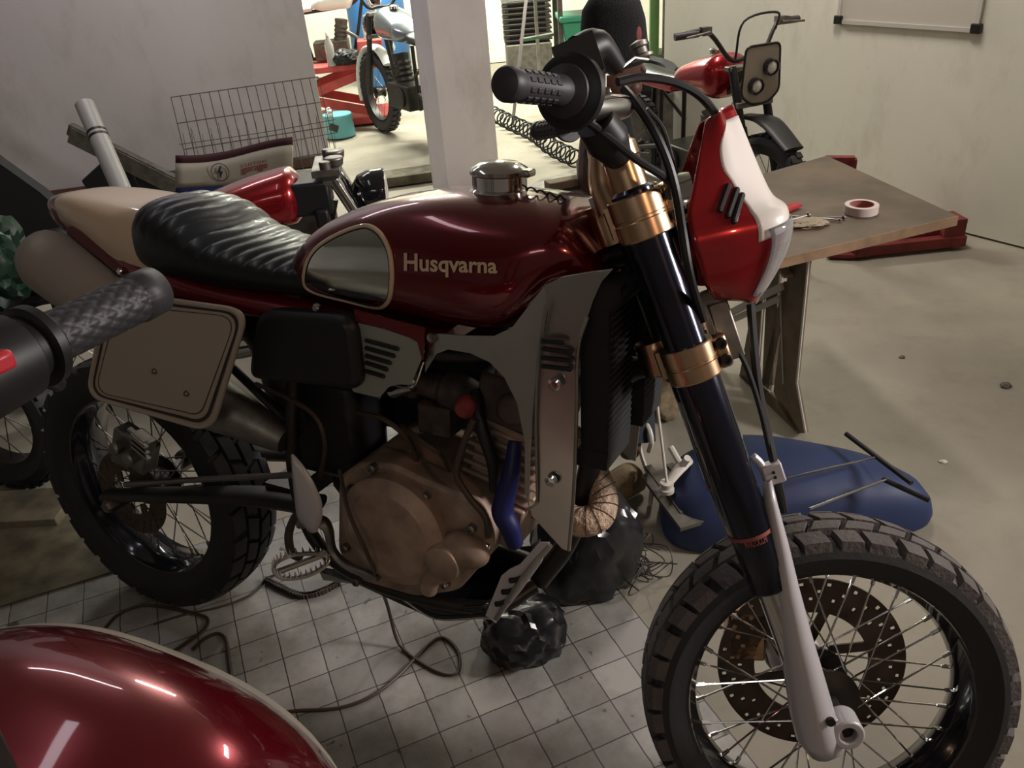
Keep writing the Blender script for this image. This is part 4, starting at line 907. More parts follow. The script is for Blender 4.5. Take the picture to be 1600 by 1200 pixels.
b = B(T); b.box((1.0, -.03, .88), (.14, .16, .14)); b.box((1.03, -.11, .80), (.05, .04, .08)); b.done('electrics_box', 'black', b2, bevel=.01)
# --- cafe bike behind the pillar
b3, T = simple_bike('motorcycle', 'silver tank naked bike on a wooden board in the bright back room beside the pillar', (-.22, 5.80, .0), (-.5, .87), .95, 'silverpaint', 'leather', forkm='black')
b = B(T); b.tube([(.0+.36*math.cos(a), 0, .32+.36*math.sin(a)) for a in np.linspace(-.2, 1.9, 10)], .035, seg=10, flat=.4); b.done('rear_fender', 'whiteb', b3)
b = B(T); b.tube([(1.32+.36*math.cos(a), 0, .32+.36*math.sin(a)) for a in np.linspace(-.3, 2.4, 12)], .05, seg=10, flat=.3); b.done('front_fender', 'whiteb', b3)
b = B(); b.box((-.50, 5.40, .03), (.50, .20, .06), rot=(0, 0, .2)); tag(b.done('wooden_board', 'oldwood', bevel=.005), 'oily wooden board on the floor under the silver bike', 'board')
# --- scissor lift with white bike
LZ = .50
lf = thing('scissor_lift', 'red scissor lift table in the bright back room', 'lift', (-1.55, 7.35, 0), A_of((1, .12)))
b = B(); b.box((0, 0, LZ-.03), (1.5, .55, .05)); b.done('platform', 'redsteel', lf, bevel=.008)
b = B(); b.box((0, 0, .04), (1.5, .5, .06)); b.done('base', 'redsteel', lf, bevel=.008)
for y in (-.22, .22):
    for p, q in (((-.6, y, .09), (.6, y, LZ-.07)), ((-.6, y, LZ-.07), (.6, y, .09))): b = B(); b.bar(p, q, .03, .07); b.done('scissor_arm', 'redsteel', lf, bevel=.004)
b = B(); b.box((.62, -.15, LZ+.075), (.20, .18, .16)); tag(b.done('toolbox', 'redsteel', None, bevel=.01), 'red metal box standing on the lift table', 'toolbox')
o = bpy.data.objects[-1] if False else None
tb_ = [q for q in COL.objects if q.name.startswith('toolbox')][0]; tb_.matrix_world = lf.matrix_world.copy()
b4, T = simple_bike('motorcycle', 'white bodied motorcycle parked on the red lift table', (ay(512, 40, 7.45)[0]-.52, 7.4, LZ-.215), (1, .06), .78, 'whiteb', 'whiteb', engm='iron', wheels=False)
def bottle(p, label, h=.2, r=.032, m='clearpl', cap='whiteb', nm='bottle', grp=None):
    t = thing(nm, label, 'bottle', p, group=grp); b = B(); b.lathe((0, 0, 0), Z3, [(0, r*.9), (.005, r), (h*.3, r), (h*.33, r*.93), (h*.36, r), (h*.62, r), (h*.8, r*.45), (h*.88, r*.35)], 18); b.done('bottle_body', m, t)
    b = B(); b.lathe((0, 0, h*.87), Z3, [(0, r*.42), (h*.1, r*.42), (h*.12, r*.3)], 14); b.done('bottle_cap', cap, t); return t
pL = ay(517, 90, 7.12); pL[2] = LZ-.005; bottle(pL, 'clear plastic water bottle at the left end of the red lift table', .26, .035)
pL = ay(573, 60, 7.16); bottle((pL[0], 7.26, LZ+.155), 'clear plastic bottle standing on the red metal box', .18, .035)
def ragheap(name, label, cat, p, r, m, seed=1, amp=.25, sub=4, h=None, flatb=True, kind=None, fine=.5):
    rnd_ = random.Random(seed); bm = bmesh.new(); bmesh.ops.create_icosphere(bm, subdivisions=sub, radius=1)
    from mathutils import noise
    off = Vector((seed*3.1, seed*1.7, seed))
    for v in bm.verts:
        d = v.co.normalized(); n1 = noise.noise(d*1.6+off); n2 = abs(noise.noise(d*3.3+off*2)); n3 = abs(noise.noise(d*7+off))
        k = 1+amp*(n1*.9-n2*1.1-n3*fine+.2); v.co = Vector((d.x*r[0]*k, d.y*r[1]*k, d.z*r[2]*k))
    lo = min(v.co.z for v in bm.verts)
    if flatb:
        for v in bm.verts:
            if v.co.z < lo*.62: v.co.z = lo*.62
        lo = lo*.62
    me = bpy.data.meshes.new(name); bm.to_mesh(me); bm.free(); me.materials.append(K[m])
    for q in me.polygons: q.use_smooth = True
    try: me.set_sharp_from_angle(angle=math.radians(32))
    except Exception: pass
    o = bpy.data.objects.new(name, me); COL.objects.link(o); o.location = V((p[0], p[1], p[2]-lo)); tag(o, label, cat); return o
pR = ay(543, 85, 7.16); ragheap('rag_bundle', 'dark bundle of rags lying on the red lift table', 'rag', (pR[0]-.02, 7.16, LZ-.005), (.12, .1, .07), 'black', 5)
b = B(); b.lathe((0, 0, 0), Z3, [(0, .28), (.02, .29), (.3, .29), (.32, .3), (.6, .29), (.85, .29), (.88, .28)], 32)
o = b.done('drum', 'bluebox'); o.location = (-1.05, 9.2, 0); tag(o, 'blue steel drum at the back of the bright room', 'drum')
for x, y, r in ((-2.4, 9.2, 0), (-1.75, 9.25, 0)):
    pass
# turquoise tub
pt = wp(532, 212, 0); t = thing('tub', 'round turquoise plastic tub on the back room floor', 'tub', pt)
b = B(); b.lathe((0, 0, 0), Z3, [(0, .12), (.005, .125), (.15, .115), (.155, .118), (.165, .118)], 32); b.lathe((0, 0, .165), Z3, [(0, .118), (.008, .115), (.012, .05)], 32); b.done('tub_body', 'cyan', t)
b = B(); b.box((-.02, -.121, .09), (.07, .008, .05), rot=(0, .4, 0)); b.done('tub_label', 'ink', t, smooth=False)
bottle(ay(515, 178, 6.75)*np.array([1, 1, 0])+[0, 0, .178], 'tiny glass jar on the turquoise tub lid', .07, .025)
# ladder
t = thing('ladder', 'grey aluminium step ladder standing in the bright back room', 'ladder', wp(848, 186, 0))
for x0, x1 in ((0, -.05),): pass
LX = wp(848, 186, 0)
def rl(px, py, Y): return ay(px, py, Y)-LX
for p, q in (((822, 0, 6.95), (800, 185, 6.7)), ((866, 0, 7.1), (880, 170, 7.0)), ((836, 0, 7.2), (847, 185, 7.3))):
    a_ = rl(*p); c_ = rl(q[0], q[1], q[2]); c_[2] = 0; d_ = a_-c_; b = B(); b.bar(c_, c_+d_*1.55, .05, .025, (1, 0, 0)); b.done('ladder_rail', 'alu', t, smooth=False)
for z_ in (.3, .6, .9, 1.2):
    a_ = rl(822, 0, 6.95); c_ = rl(800, 185, 6.7); c_[2] = 0; d_ = a_-c_; p = c_+d_*(z_/d_[2]); a2 = rl(866, 0, 7.1); c2_ = rl(880, 170, 7.0); c2_[2] = 0; d2 = a2-c2_; q = c2_+d2*(z_/d2[2])
    b = B(); b.bar(p, q, .06, .02); b.done('ladder_step', 'alu', t, smooth=False)
# finned engine block on a crate
b = B(); b.box((0, 0, .2), (.42, .4, .4)); o = b.done('crate', 'iron', bevel=.01); o.location = (.42, 8.3, 0); tag(o, 'dark crate under the finned engine in the back room', 'crate')
b = B(); [b.box((0, 0, .03+.045*k), (.44, .36, .018)) for k in range(8)]; b.box((0, 0, .18), (.34, .28, .36)); b.lathe((.1, 0, .36), Z3, [(0, .08), (.06, .08), (.08, .06)], 20)
o = b.done('engine_block', 'darksteel', bevel=.003); o.location = (.42, 8.3, .4); tag(o, 'black finned engine block behind the ladder', 'engine')
# rack with green bin and bent pipes
rk = thing('storage_rack', 'steel rack holding the green bin beside the green post', 'rack', (.93, 6.75, 0))
for x in (-.35, .42):
    for y in (-.2, .25): b = B(); b.box((x, y, .75), (.035, .035, 1.5)); b.done('rack_post', 'iron', rk, smooth=False)
for z in (.2, .45, .93): b = B(); b.box((.035, .02, z), (.8, .5, .02)); b.done('rack_shelf', 'iron', rk, smooth=False)
b = B(); b.ring_loft([[(-.2, -.14, 0), (.2, -.14, 0), (.2, .14, 0), (-.2, .14, 0)], [(-.24, -.18, .28), (.24, -.18, .28), (.24, .18, .28), (-.24, .18, .28)]]); bn = None
t = thing('storage_bin', 'green plastic lidded bin on the rack shelf', 'bin', (.83, 6.68, .46)); b.done('bin_body', 'bin', t, bevel=.01)
b = B(); b.box((0, 0, .30), (.52, .40, .04)); b.done('bin_lid', 'bin', t, bevel=.01)
for i, (z, a) in enumerate(((.96, 0), (1.0, .5), (1.05, -.4), (1.10, .2), (1.16, .7))):
    b = B(); b.tube([(-.35, 0, 0), (-.15, .05, .02), (0, .0, -.0), (.12, -.06, .05), (.3, -.02, .12)], .018, seg=10); o = b.done('exhaust_pipe', 'steel'); o.location = (.9+.04*i, 6.65+.04*i, z); o.rotation_euler = (0, 0, a)
    tag(o, ['bent pipe lying lowest in the heap on the rack', 'bent pipe second from the bottom of the rack heap', 'bent pipe in the middle of the rack heap', 'bent pipe second from the top of the rack heap', 'bent pipe lying topmost on the rack heap'][i], 'pipe', 'bent pipes heaped on the rack')
# green post
gp = ay(1021, 80, 6.1); b = B(); b.box((0, 0, 1.45), (.055, .055, 2.9)); o = b.done('steel_post', 'green', smooth=False, bevel=.004); o.location = (RW0[0]+CW[0]*2.66, RW0[1]+CW[1]*2.66, 0)
tag(o, 'green painted steel post at the far end of the right wall', 'post')
gpx = ay(1022, 60, 5.75)
o.location = (gpx[0], 5.75, 0)
# big spare tyre leaning by the wall behind the red bike
t = thing('spare_tyre', 'black spare tyre lying behind the red bike seat', 'tyre', (.86, 5.4, .0)); b = B(); b.ringlathe((0, 0, .06), Z3, [(-.05, .15), (-.06, .21), (-.025, .245), (.025, .245), (.06, .21), (.05, .15), (.0, .14)], 48); b.done('tyre', 'rubberside', t)
t.rotation_euler = (.0, 0, 0)
b = B(); b.box((0, 0, .235), (.36, .36, .47)); o = b.done('cabinet', 'iron', bevel=.01); o.location = (.93, 5.27, 0); o.rotation_euler = (0, 0, .0); tag(o, 'low dark cabinet beneath the spare tyre', 'cabinet'); t.location = (.93, 5.27, .50); t.rotation_euler = (.12, .1, 0)
b = B(); b.tube([(.0, 0, .0), (.03, .02, .03), (.07, -.01, .02), (.1, .02, .0)], .03, seg=10); o = b.done('red_cloth', 'redrag'); pq = ay(1000, 140, 4.45); o.location = V((.84, 5.12, .475)); tag(o, 'crumpled red cloth on the low cabinet', 'cloth')
# coiled air hose
b = B(); pts = []
P0 = [wp(772, 190, 0), wp(800, 205, 0), wp(835, 222, 0), wp(865, 245, 0), wp(905, 265, 0)]
cl = catmull(P0, 10); N = 230
for i in range(N):
    f_ = i/(N-1)*(len(cl)-1); k = min(int(f_), len(cl)-2); p = cl[k]+(cl[k+1]-cl[k])*(f_-k); a = i*.62
    pts.append(p+np.array([.055*math.cos(a), .02*math.sin(a*.5), .062+.055*math.sin(a)]))
b.tube(pts, .006, seg=6, n=2); tag(b.done('air_hose', 'black'), 'coiled black air hose lying across the back room floor', 'hose')
# stool with bottle and socket strip, behind the tank
sp0 = wp(893, 288, .66); t = thing('stool', 'grey topped work stool behind the tank', 'stool', (sp0[0], sp0[1], 0))
b = B(); b.lathe((0, 0, .612), Z3, [(0, .10), (.005, .15), (.035, .155), (.045, .14), (.047, .01)], 36); b.done('stool_top', 'aludark', t)
for a in (.6, 2.2, 3.7, 5.3): b = B(); b.cyl((.11*math.cos(a), .11*math.sin(a), .615), (.15*math.cos(a), .15*math.sin(a), 0), .012); b.done('stool_leg', 'iron', t)
pb = wp(913, 284, .66); bottle((pb[0], pb[1], .659), 'small white nozzle bottle on the grey stool', .11, .026, 'clearpl', 'whiteb')
pb = wp(880, 292, .66); b = B(); b.box((0, 0, .014), (.12, .05, .028)); o = b.done('wood_block', 'rag', bevel=.003); o.location = (pb[0], pb[1]+.0, .659); o.rotation_euler = (0, 0, .3); tag(o, 'pale wooden block on the edge of the grey stool', 'block')
# wire mesh, pouch, pvc pipe, angle bars on the left
TLp, TRp = ay(267, 152, 5.55), ay(500, 138, 5.86); BLp, BRp = ay(306, 312, 5.25), ay(533, 290, 5.55)
BLp[2] = max(BLp[2], .0)
dn = (BLp-TLp); dn = dn/(-dn[2])*TLp[2]; dr_ = (TRp-TLp); dr_[2] = 0
TL2 = TLp; n_ = 16
t = thing('wire_mesh_panel', 'grey wire mesh panel leaning on the left wall', 'mesh', TL2+dn)
for i in range(n_+1): b = B(); p = -dn+dr_*i/n_; b.cyl(p, p+dn*.995, .0028, seg=6); b.done('mesh_wire', 'wire', t)
for j in range(5): b = B(); p = -dn*(1-j/4.15); b.cyl(p, p+dr_, .0034, seg=6); b.done('cross_wire', 'wire', t)
t = thing('wire_basket', 'fine wire basket in front of the mesh panel', 'basket', TL2+dn+np.array([.05, -.16, 0]))
Hb = .47
for i in range(26):
    p = dr_*(.02+.95*i/25)+np.array([0, 0, .22]); lean = np.array([.02*math.sin(i*2.1), .05, Hb-.22+.03*math.sin(i*1.3)]); b = B(); b.cyl(p, p+lean, .0017, seg=5); b.done('basket_wire', 'wire', t)
for z_ in (.22, .34, .42): b = B(); b.tube([np.array([0, 0, z_]), dr_*.5+np.array([0, .02, z_-.01]), dr_+np.array([0, .02, z_])], .0024, seg=5); b.done('basket_rail', 'wire', t)
for f_ in (.05, .5, .95): b = B(); b.cyl(dr_*f_, dr_*f_+np.array([0, 0, .24]), .003, seg=5); b.done('basket_foot', 'wire', t)
# crate and pouch
PY = 3.5
c0_, c1_ = ay(286, 300, PY), ay(462, 290, PY); zc = c0_[2]-.0
b = B(); b.box((0, 0, zc/2), (.62, .22, zc)); o = b.done('crate', 'iron', bevel=.008); o.location = ((c0_[0]+c1_[0])/2+.04, PY+.1, 0); tag(o, 'low dark crate under the cream pouch', 'crate')
t = thing('pouch', 'cream fabric zip pouch with maroon top band and lightning badge', 'pouch', ((c0_[0]+c1_[0])/2, PY, zc))
def pq_(px, py, off=0): p = ay(px, py, PY+off); return p-np.array(t.location)
def prow(y0, y1, y2, off): return [pq_(px, y0+(y1-y0)*((px-275)/182)+y2*math.sin((px-275)/182*PI*1.6), off) for px in range(275, 461, 13)]
rows = [prow(243, 219, 5, 0), prow(256, 232, 5, -.012)]
b = B(); b.ring_loft([[r[k] for r in rows] for k in range(len(rows[0]))], closed=False, caps=False); b.done('top_band', 'maroon', t, solid=.014)
rows = [prow(256, 232, 5, -.012), prow(270, 245, 5, -.03), prow(285, 260, 4, -.035), [pq_(px, 292-(px-275)*.05, -.02) for px in range(275, 461, 13)]]
b = B(); b.ring_loft([[r[k] for r in rows] for k in range(len(rows[0]))], closed=False, caps=False); b.done('front_panel', 'pouch', t, solid=.02)
rows = [[pq_(px, 292-(px-275)*.05, -.022) for px in range(275, 461, 13)], [pq_(px, 303-(px-275)*.03, -.01) for px in range(275, 461, 13)]]
b = B(); b.ring_loft([[r[k] for r in rows] for k in range(len(rows[0]))], closed=False, caps=False); b.done('blue_base', 'bluefab', t, solid=.02)
cb_ = pq_(344, 269, -.049); b = B(); b.tube([cb_+np.array([.036*math.cos(a), -.001, .036*math.sin(a)]) for a in np.linspace(0, 2*PI, 25)[:-1]], .0016, seg=6, n=1, closed=True)
b.done('badge_ring', 'ink', t)
b = B(); b.plate([cb_+np.array([x_, -.002, z_]) for x_, z_ in ((.006, .026), (-.014, -.002), (-.002, -.001), (-.008, -.03), (.014, .004), (.002, .004), (.012, .026))], (0, -.001, 0)); b.done('lightning_badge', 'ink', t, smooth=False)
def ptx(px0, px1, py0, py1): return lambda u, v: pq_(px0+(px1-px0)*u, py0-(py0-py1)*v-u*8, -.05)
text_on('garage', ptx(378, 418, 274, 263), 'redink', t, 'lettering', offset=.02, label='red garage lettering')
text_on('CUSTOM', ptx(376, 416, 262, 257), 'redink', t, 'lettering', label='small dark red line of letters')
# pvc pipe
t0, t1 = ay(132, 163, 4.9), wp(236, 402, 0); d_ = t1-t0; L_ = np.linalg.norm(d_)
t = thing('drain_pipe', 'grey plastic pipe leaning against the left wall, two dark bands near its top', 'pipe', t1)
b = B(); rt_ = .052; b.ringlathe(-d_, d_, [(0, rt_-.004), (0, rt_), (L_-.03, rt_), (L_-.03, rt_-.004)], 32); b.done('pipe_wall', 'pvc', t)
for f_ in (.185, .215): b = B(); b.ringlathe(-d_*(1-f_), d_, [(0, rt_), (0, rt_+.003), (.012, rt_+.003), (.012, rt_)], 28); b.done('band', 'black', t)
p, q = ay(113, 214, 5.15), wp(345, 330, .0); b = B(); b.bar(p, q, .05, .07); b.bar(p+[0, -.03, -.03], q+[0, -.03, -.03], .01, .10); o = b.done('angle_bar', 'iron', bevel=.003); o.location = (0, 0, .05); tag(o, 'long greenish steel bar leaning low behind the grey pipe', 'bar')
b = B(); b.plate([ay(126, 283, 5.1), ay(160, 252, 5.1), ay(200, 262, 5.1), ay(245, 330, 5.1), ay(150, 318, 5.1)], (0, .1, 0)); b.box((-2.1, 5.16, .12), (.3, .1, .24)); o = b.done('black_case', 'black', smooth=False, bevel=.01); tag(o, 'black angular case behind the grey pipe foot', 'case')

# ---- sewing-machine table on the right
TZ = .65
tA, tB, tC, tD = wp(1497, 337, TZ), wp(1292, 243, TZ), wp(1090, 300, TZ), wp(1215, 398, TZ)
tD2 = wp(1235, 393, TZ)
wt = thing('workbench', 'worn wooden table top on an old cream cast iron sewing machine base', 'table', (.85, 2.2, 0)); WO = np.array([.85, 2.2, 0])
b = B(); b.plate([p-WO for p in (tA, tB, tC, wp(1150, 420, TZ))], (0, 0, -.028)); b.done('table_top', 'wood', wt, smooth=False, bevel=.002)
b = B(); q_ = [p-WO for p in (wp(1150, 420, TZ), tA)]; b.bar(q_[0]+[0, -.001, -.014], q_[1]+[0, -.001, -.014], .004, .028); b.done('plywood_edge', 'woodedge', wt, smooth=False)
F1, F2 = wp(1250, 677, 0), wp(1162, 590, 0); fn_ = np.cross(F2-F1, Z3); fn_ /= np.linalg.norm(fn_)
def pl(px, py, P=F1, N=fn_): d = ray(px, py); return CP+d*(((P-CP)@N)/(d@N))-WO
def legbars(name, segs, r=.016, m='castiron'):
    b = B()
    for s_ in segs:
        P_ = [pl(*q) for q in s_]
        b.tube(P_, r, seg=8, smooth=len(P_) > 2, flat=.5)
    return b.done(name, m, wt)
fv = fn_*.014
b = B()
for pg_ in (((1234, 397), (1263, 397), (1243, 598), (1258, 677), (1246, 677), (1222, 642), (1208, 612)), ((1199, 420), (1217, 413), (1206, 602), (1190, 602)), ((1182, 440), (1193, 436), (1180, 602), (1152, 602)), ((1224, 440), (1233, 440), (1197, 624), (1184, 622)), ((1148, 590), (1166, 585), (1228, 636), (1250, 674), (1226, 668), (1180, 642), (1146, 612))):
    b.plate([pl(*q) for q in pg_], fv)
b.box((pl(1240, 400)+pl(1190, 420))/2+[0, 0, .0], (.03, .22, .012)); lg = b.done('cast_iron_leg', 'castiron', wt, bevel=.002)
b = B(); b.tube([pl(1264, 397), pl(1245, 598), pl(1259, 677)], .004, seg=6, smooth=False); b.tube([pl(1218, 412), pl(1224, 600)], .003, seg=6, smooth=False); b.tube([pl(1194, 436), pl(1183, 594), pl(1203, 612)], .003, seg=6, smooth=False); b.done('white_edge', 'castwhite', lg)
b = B(); b.bar(pl(1120, 500), pl(1225, 447), .02, .022); b.bar(pl(1100, 520), pl(1220, 466), .014, .02); b.done('cross_brace', 'castwhite', wt, smooth=False)
G1 = wp(1016, 786, 0)
def pg(px, py): return pl(px, py, G1, fn_)
b = B(); b.tube([pg(1002, 560), pg(998, 640), pg(1000, 700), pg(1012, 740), pg(1018, 765), pg(1016, 786)], [.012, .012, .012, .013, .013, .012], seg=8, flat=.5); b.tube([pg(1003, 655), pg(1014, 670), pg(1018, 690), pg(1014, 705)], .007, seg=8); b.done('cast_iron_leg', 'castwhite', wt)
fc_ = pl(1018, 605, (F1+G1)/2+np.array([-.02, .12, 0]), np.array([.96, .28, 0])); b = B(); ah = np.array([.80, .60, 0])
fw_c = fc_; b.ringlathe(fw_c, ah, [(-.01, .125), (-.01, .143), (.01, .143), (.01, .125)], 48)
s_, t_, u_ = b_frame(ah)
for k in range(5): a = 2*PI*k/5+.3; b.tube([fw_c+.02*(math.cos(a)*s_+math.sin(a)*t_), fw_c+.08*(math.cos(a+.3)*s_+math.sin(a+.3)*t_), fw_c+.13*(math.cos(a)*s_+math.sin(a)*t_)], .007, seg=8)
b.lathe(fw_c-ah*.02, ah, [(0, .025), (.04, .025)], 18); b.done('flywheel', 'castiron', wt)
b = B(); b.cyl(pg(1020, 580), pg(1042, 755), .004); b.done('pitman_rod', 'castwhite', wt)
b = B(); tr0 = pg(1042, 758); b.tube([tr0, tr0+[.05, .05, .02], tr0+[.09, .10, .0]], [.012, .018, .01], seg=10, flat=.6); b.tube([tr0+[.05, .05, .02], tr0+[.06, .03, .06]], .01, seg=8, smooth=False); b.tube([tr0+[.05, .05, .02], tr0+[.03, .10, .05]], .009, seg=8, smooth=False); b.lathe(tr0+[0, 0, -.02], Z3, [(0, .02), (.01, .02), (.012, .014), (.02, .014), (.022, .018), (.03, .018)], 16); b.tube([tr0+[.09, .10, 0], tr0+[.10, .12, -.06], tr0+[.13, .14, -tr0[2]+.012]], .008, seg=8); b.done('treadle_bracket', 'castwhite', wt)
b = B(); ttc = pg(1075, 700); b.box((ttc[0]+.10, ttc[1]+.15, .10), (.30, .22, .012), rot=(.1, 0, .3)); [b.box((ttc[0]+.10+(-.12+.06*k), ttc[1]+.15, .108), (.02, .2, .01), rot=(.1, 0, .3)) for k in range(5)]; b.done('treadle', 'iron', wt, smooth=False)
# things on the table
tp = wp(1345, 332, TZ); t = thing('tape_roll', 'roll of white masking tape on the wooden table', 'tape', (tp[0], tp[1], TZ+.001)); b = B(); b.ringlathe((0, 0, 0), Z3, [(0, .034), (0, .047), (.024, .047), (.024, .034)], 48); b.done('tape', 'tape', t, angle=30)
b = B(); b.ringlathe((0, 0, 0), Z3, [(.0, .0325), (.0, .034), (.0245, .034), (.0245, .0325)], 40); b.done('cardboard_core', 'tapein', t)
p, q = wp(1195, 338, TZ+.012), wp(1248, 318, TZ+.012); t = thing('brush', 'flat red brush lying on the wooden table', 'brush', p*np.array([1, 1, 0])+[0, 0, TZ]); d_ = q-p; b = B(); b.bar((0, 0, .008), d_*np.array([1, 1, 0])+[0, 0, .010], .028, .010); b.done('brush_head', 'redrag', t, bevel=.002)
b = B(); b.bar((0, 0, .008), -d_*np.array([1, 1, 0])*.8+np.array([0, 0, .008]), .014, .010); b.done('brush_handle', 'redplastic', t, bevel=.002)
pc1 = wp(1258, 352, TZ); ragheap('ragged_cloth', 'beige ragged cloth near the edge of the wooden table', 'cloth', (pc1[0], pc1[1], TZ-.001), (.065, .04, .012), 'rag', 9, .35)
for i, (a0, a1, r_) in enumerate((((1225, 345), (1318, 341), .003), ((1222, 338), (1312, 345), .0022), ((1218, 355), (1262, 342), .004))):
    p, q = wp(*a0, TZ+.004), wp(*a1, TZ+.004); b = B(); b.cyl(p, q, r_, seg=8); b.sphere(q, r_*2.2, 8, 6); o = b.done('metal_rod', 'steel'); o.location = (0, 0, .001+r_*.8 if i < 2 else .012)
    tag(o, ['thin steel rod reaching towards the tape roll', 'thinner steel rod crossing the other rod on the table', 'short thick steel rod at the table edge beside the rag'][i], 'rod')
# red jack under the table
jp = wp(1405, 378, 0); t = thing('bench_stand', 'low dull red steel stand on the floor beyond the table corner', 'stand', (jp[0]-.02, jp[1]-.05, 0), A_of((1, .05)))
b = B(); b.box((0, -.07, .03), (.52, .05, .05)); b.box((0, .09, .03), (.52, .05, .05)); b.box((-.22, 0, .03), (.06, .2, .05)); b.box((.22, 0, .03), (.06, .2, .05)); b.done('stand_base', 'redrust', t, bevel=.004)
b = B(); b.box((.20, -.03, .09), (.10, .12, .09)); b.box((-.02, .0, .07), (.38, .10, .03)); b.done('stand_arm', 'redrust', t, bevel=.004)
p = wp(1330, 262, .40); t = thing('steel_bracket', 'red angled steel bracket standing beyond the table back edge', 'bracket', (p[0], p[1], 0), A_of((.9, -.3)))
b = B(); b.box((0, 0, .22), (.04, .04, .44)); b.box((-.05, 0, .43), (.12, .04, .04)); b.box((0, 0, .01), (.12, .12, .02)); b.done('bracket_body', 'redrust', t, bevel=.003)
# ---- blue plastic drum lying / tank on the floor
bt = thing('plastic_tub', 'large upturned blue plastic tub on the floor behind the front wheel', 'tub', (.735, 1.81, 0))
b = B(); R_ = []
outl = [(-.36, -.05), (-.33, -.14), (-.2, -.18), (.1, -.18), (.31, -.15), (.35, -.07), (.26, .03), (.05, .12), (-.15, .17), (-.31, .10)]
oc = catmull([(x, y, 0) for x, y in outl], 6, True)
for z, k in ((0, 1.0), (.03, 1.01), (.08, .98), (.125, .90), (.155, .76), (.175, .5), (.183, .2), (.184, .02)): R_.append([(p[0]*k, p[1]*k, z*(1-.22*max(0, p[0]*k/.36))) for p in oc])
b.ring_loft(R_); b.done('tub_shell', 'navy', bt, angle=60)
# rods with black sleeves
rd = thing('rod_rack', 'two thin steel rods with black sleeved crossbars leaning over the blue tub', 'rack', (.85, 1.75, 0)); RO = np.array([.85, 1.75, 0])
s0, s1 = wp(1322, 678, .20)-RO, wp(1452, 782, .17)-RO
b = B(); b.cyl(s0, wp(1424, 755, .20)-RO, .0065); b.done('black_sleeve', 'black', rd)
b = B(); b.cyl(wp(1378, 748, .19)-RO, s1, .0065); b.done('black_sleeve', 'black', rd)
b = B(); b.tube([wp(1226, 748, .24)-RO, wp(1367, 715, .20)-RO], .003, seg=8, smooth=False); b.done('steel_rod', 'chrome', rd)
b = B(); b.tube([wp(1265, 795, .24)-RO, wp(1388, 748, .19)-RO], .003, seg=8, smooth=False); b.done('steel_rod', 'chrome', rd)
# ---- bags, wires on the floor
p = wp(822, 1040, 0); ragheap('bin_bag', 'small crumpled black plastic bag on the tiles under the skid plate', 'bag', (p[0], p[1]+.05, .002), (.10, .085, .085), 'bag', 3, .2, 4, fine=.3)
p = wp(925, 965, 0); ragheap('bin_bag', 'large slumped black bag behind the smaller crumpled bag', 'bag', (p[0]+.0, p[1]+.12, .002), (.13, .10, .20), 'bag', 8, .2, 4, fine=.3)
def floor_cable(name, pts, r, m, label, cat='cable', z=.002):
    b = B(); b.tube([(lambda q: np.array([q[0], q[1], z+r+(x[2] if len(x) > 2 else 0)]))(wp(x[0], x[1], z+r+(x[2] if len(x) > 2 else 0))) for x in pts], r, seg=8); return tag(b.done(name, m), label, cat)
e0_ = BO+bp(531, 735, -.14)@BM; e1_ = BO+bp(545, 800, -.19)@BM; e2_ = BO+bp(580, 880, -.19)@BM
b = B(); b.tube([e0_, e1_, e2_, wp(605, 945, .15), wp(622, 1003, .02)]+[wp(*q, .006) for q in ((652, 1032), (690, 1052), (715, 1050), (717, 1022), (700, 1000), (682, 998), (655, 1022), (620, 1058), (580, 1088), (530, 1106), (470, 1110), (415, 1113), (330, 1100))], .004, seg=8); tag(b.done('power_cable', 'brownrub'), 'black cable hanging from the engine and looping over the tiles', 'cable')
floor_cable('power_cable', [(165, 980), (185, 960), (222, 946), (270, 951), (310, 960), (325, 968), (318, 985), (285, 1008), (250, 1030)], .004, 'brownrub', 'thin dark cable loop on the tiles behind the rear tyre')
floor_cable('power_cable', [(240, 975), (290, 960), (345, 948), (390, 930), (415, 905), (430, 898)], .003, 'brownrub', 'thin dark cable running from the foot peg past the rear tyre')
floor_cable('power_cable', [(300, 1015), (320, 998), (340, 990), (353, 1000), (358, 1030), (363, 1065), (370, 1090)], .004, 'brownrub', 'short arched cable disappearing behind the foreground tank')
b = B(); ch = catmull([wp(415, 905, .01), wp(440, 918, .01), (wp(470, 930, .01)), wp(500, 925, .01), wp(530, 910, .01)], 8)
for i in range(len(ch)-1):
    b.box((ch[i]+ch[i+1])/2, (.010, .012, .014), rot=(0, 0, i*.4))
b.tube(ch, .006, seg=6, n=1); tag(b.done('drive_chain', 'brownrub', None), 'dark oily drive chain lying on the tiles below the foot peg', 'chain')
rs = random.Random(4)
b = B()
for k in range(7):
    c_ = wp(1000+rs.uniform(-25, 25), 890+rs.uniform(-30, 30), .01); b.tube([c_+np.array([rs.uniform(-.06, .06), rs.uniform(-.06, .06), rs.uniform(0, .05)]) for _ in range(9)], .0018, seg=5)
tag(b.done('wire_tangle', 'wire', None), 'tangle of thin dark wires on the floor beside the front tyre', 'wires', None, 'stuff')
b = B(); b.ringlathe((0, 0, .0), Z3, [(0, .038), (0, .043), (.006, .043), (.006, .038)], 36); [b.cyl((0, 0, .003), (.04*math.cos(a), .04*math.sin(a), .003), .0025, seg=6) for a in (0, 2.1, 4.2)]
o = b.done('ring_gasket', 'wire'); p = wp(990, 862, .05); o.location = (p[0], p[1], .0025); tag(o, 'small spoked metal ring lying by the wire tangle', 'ring')
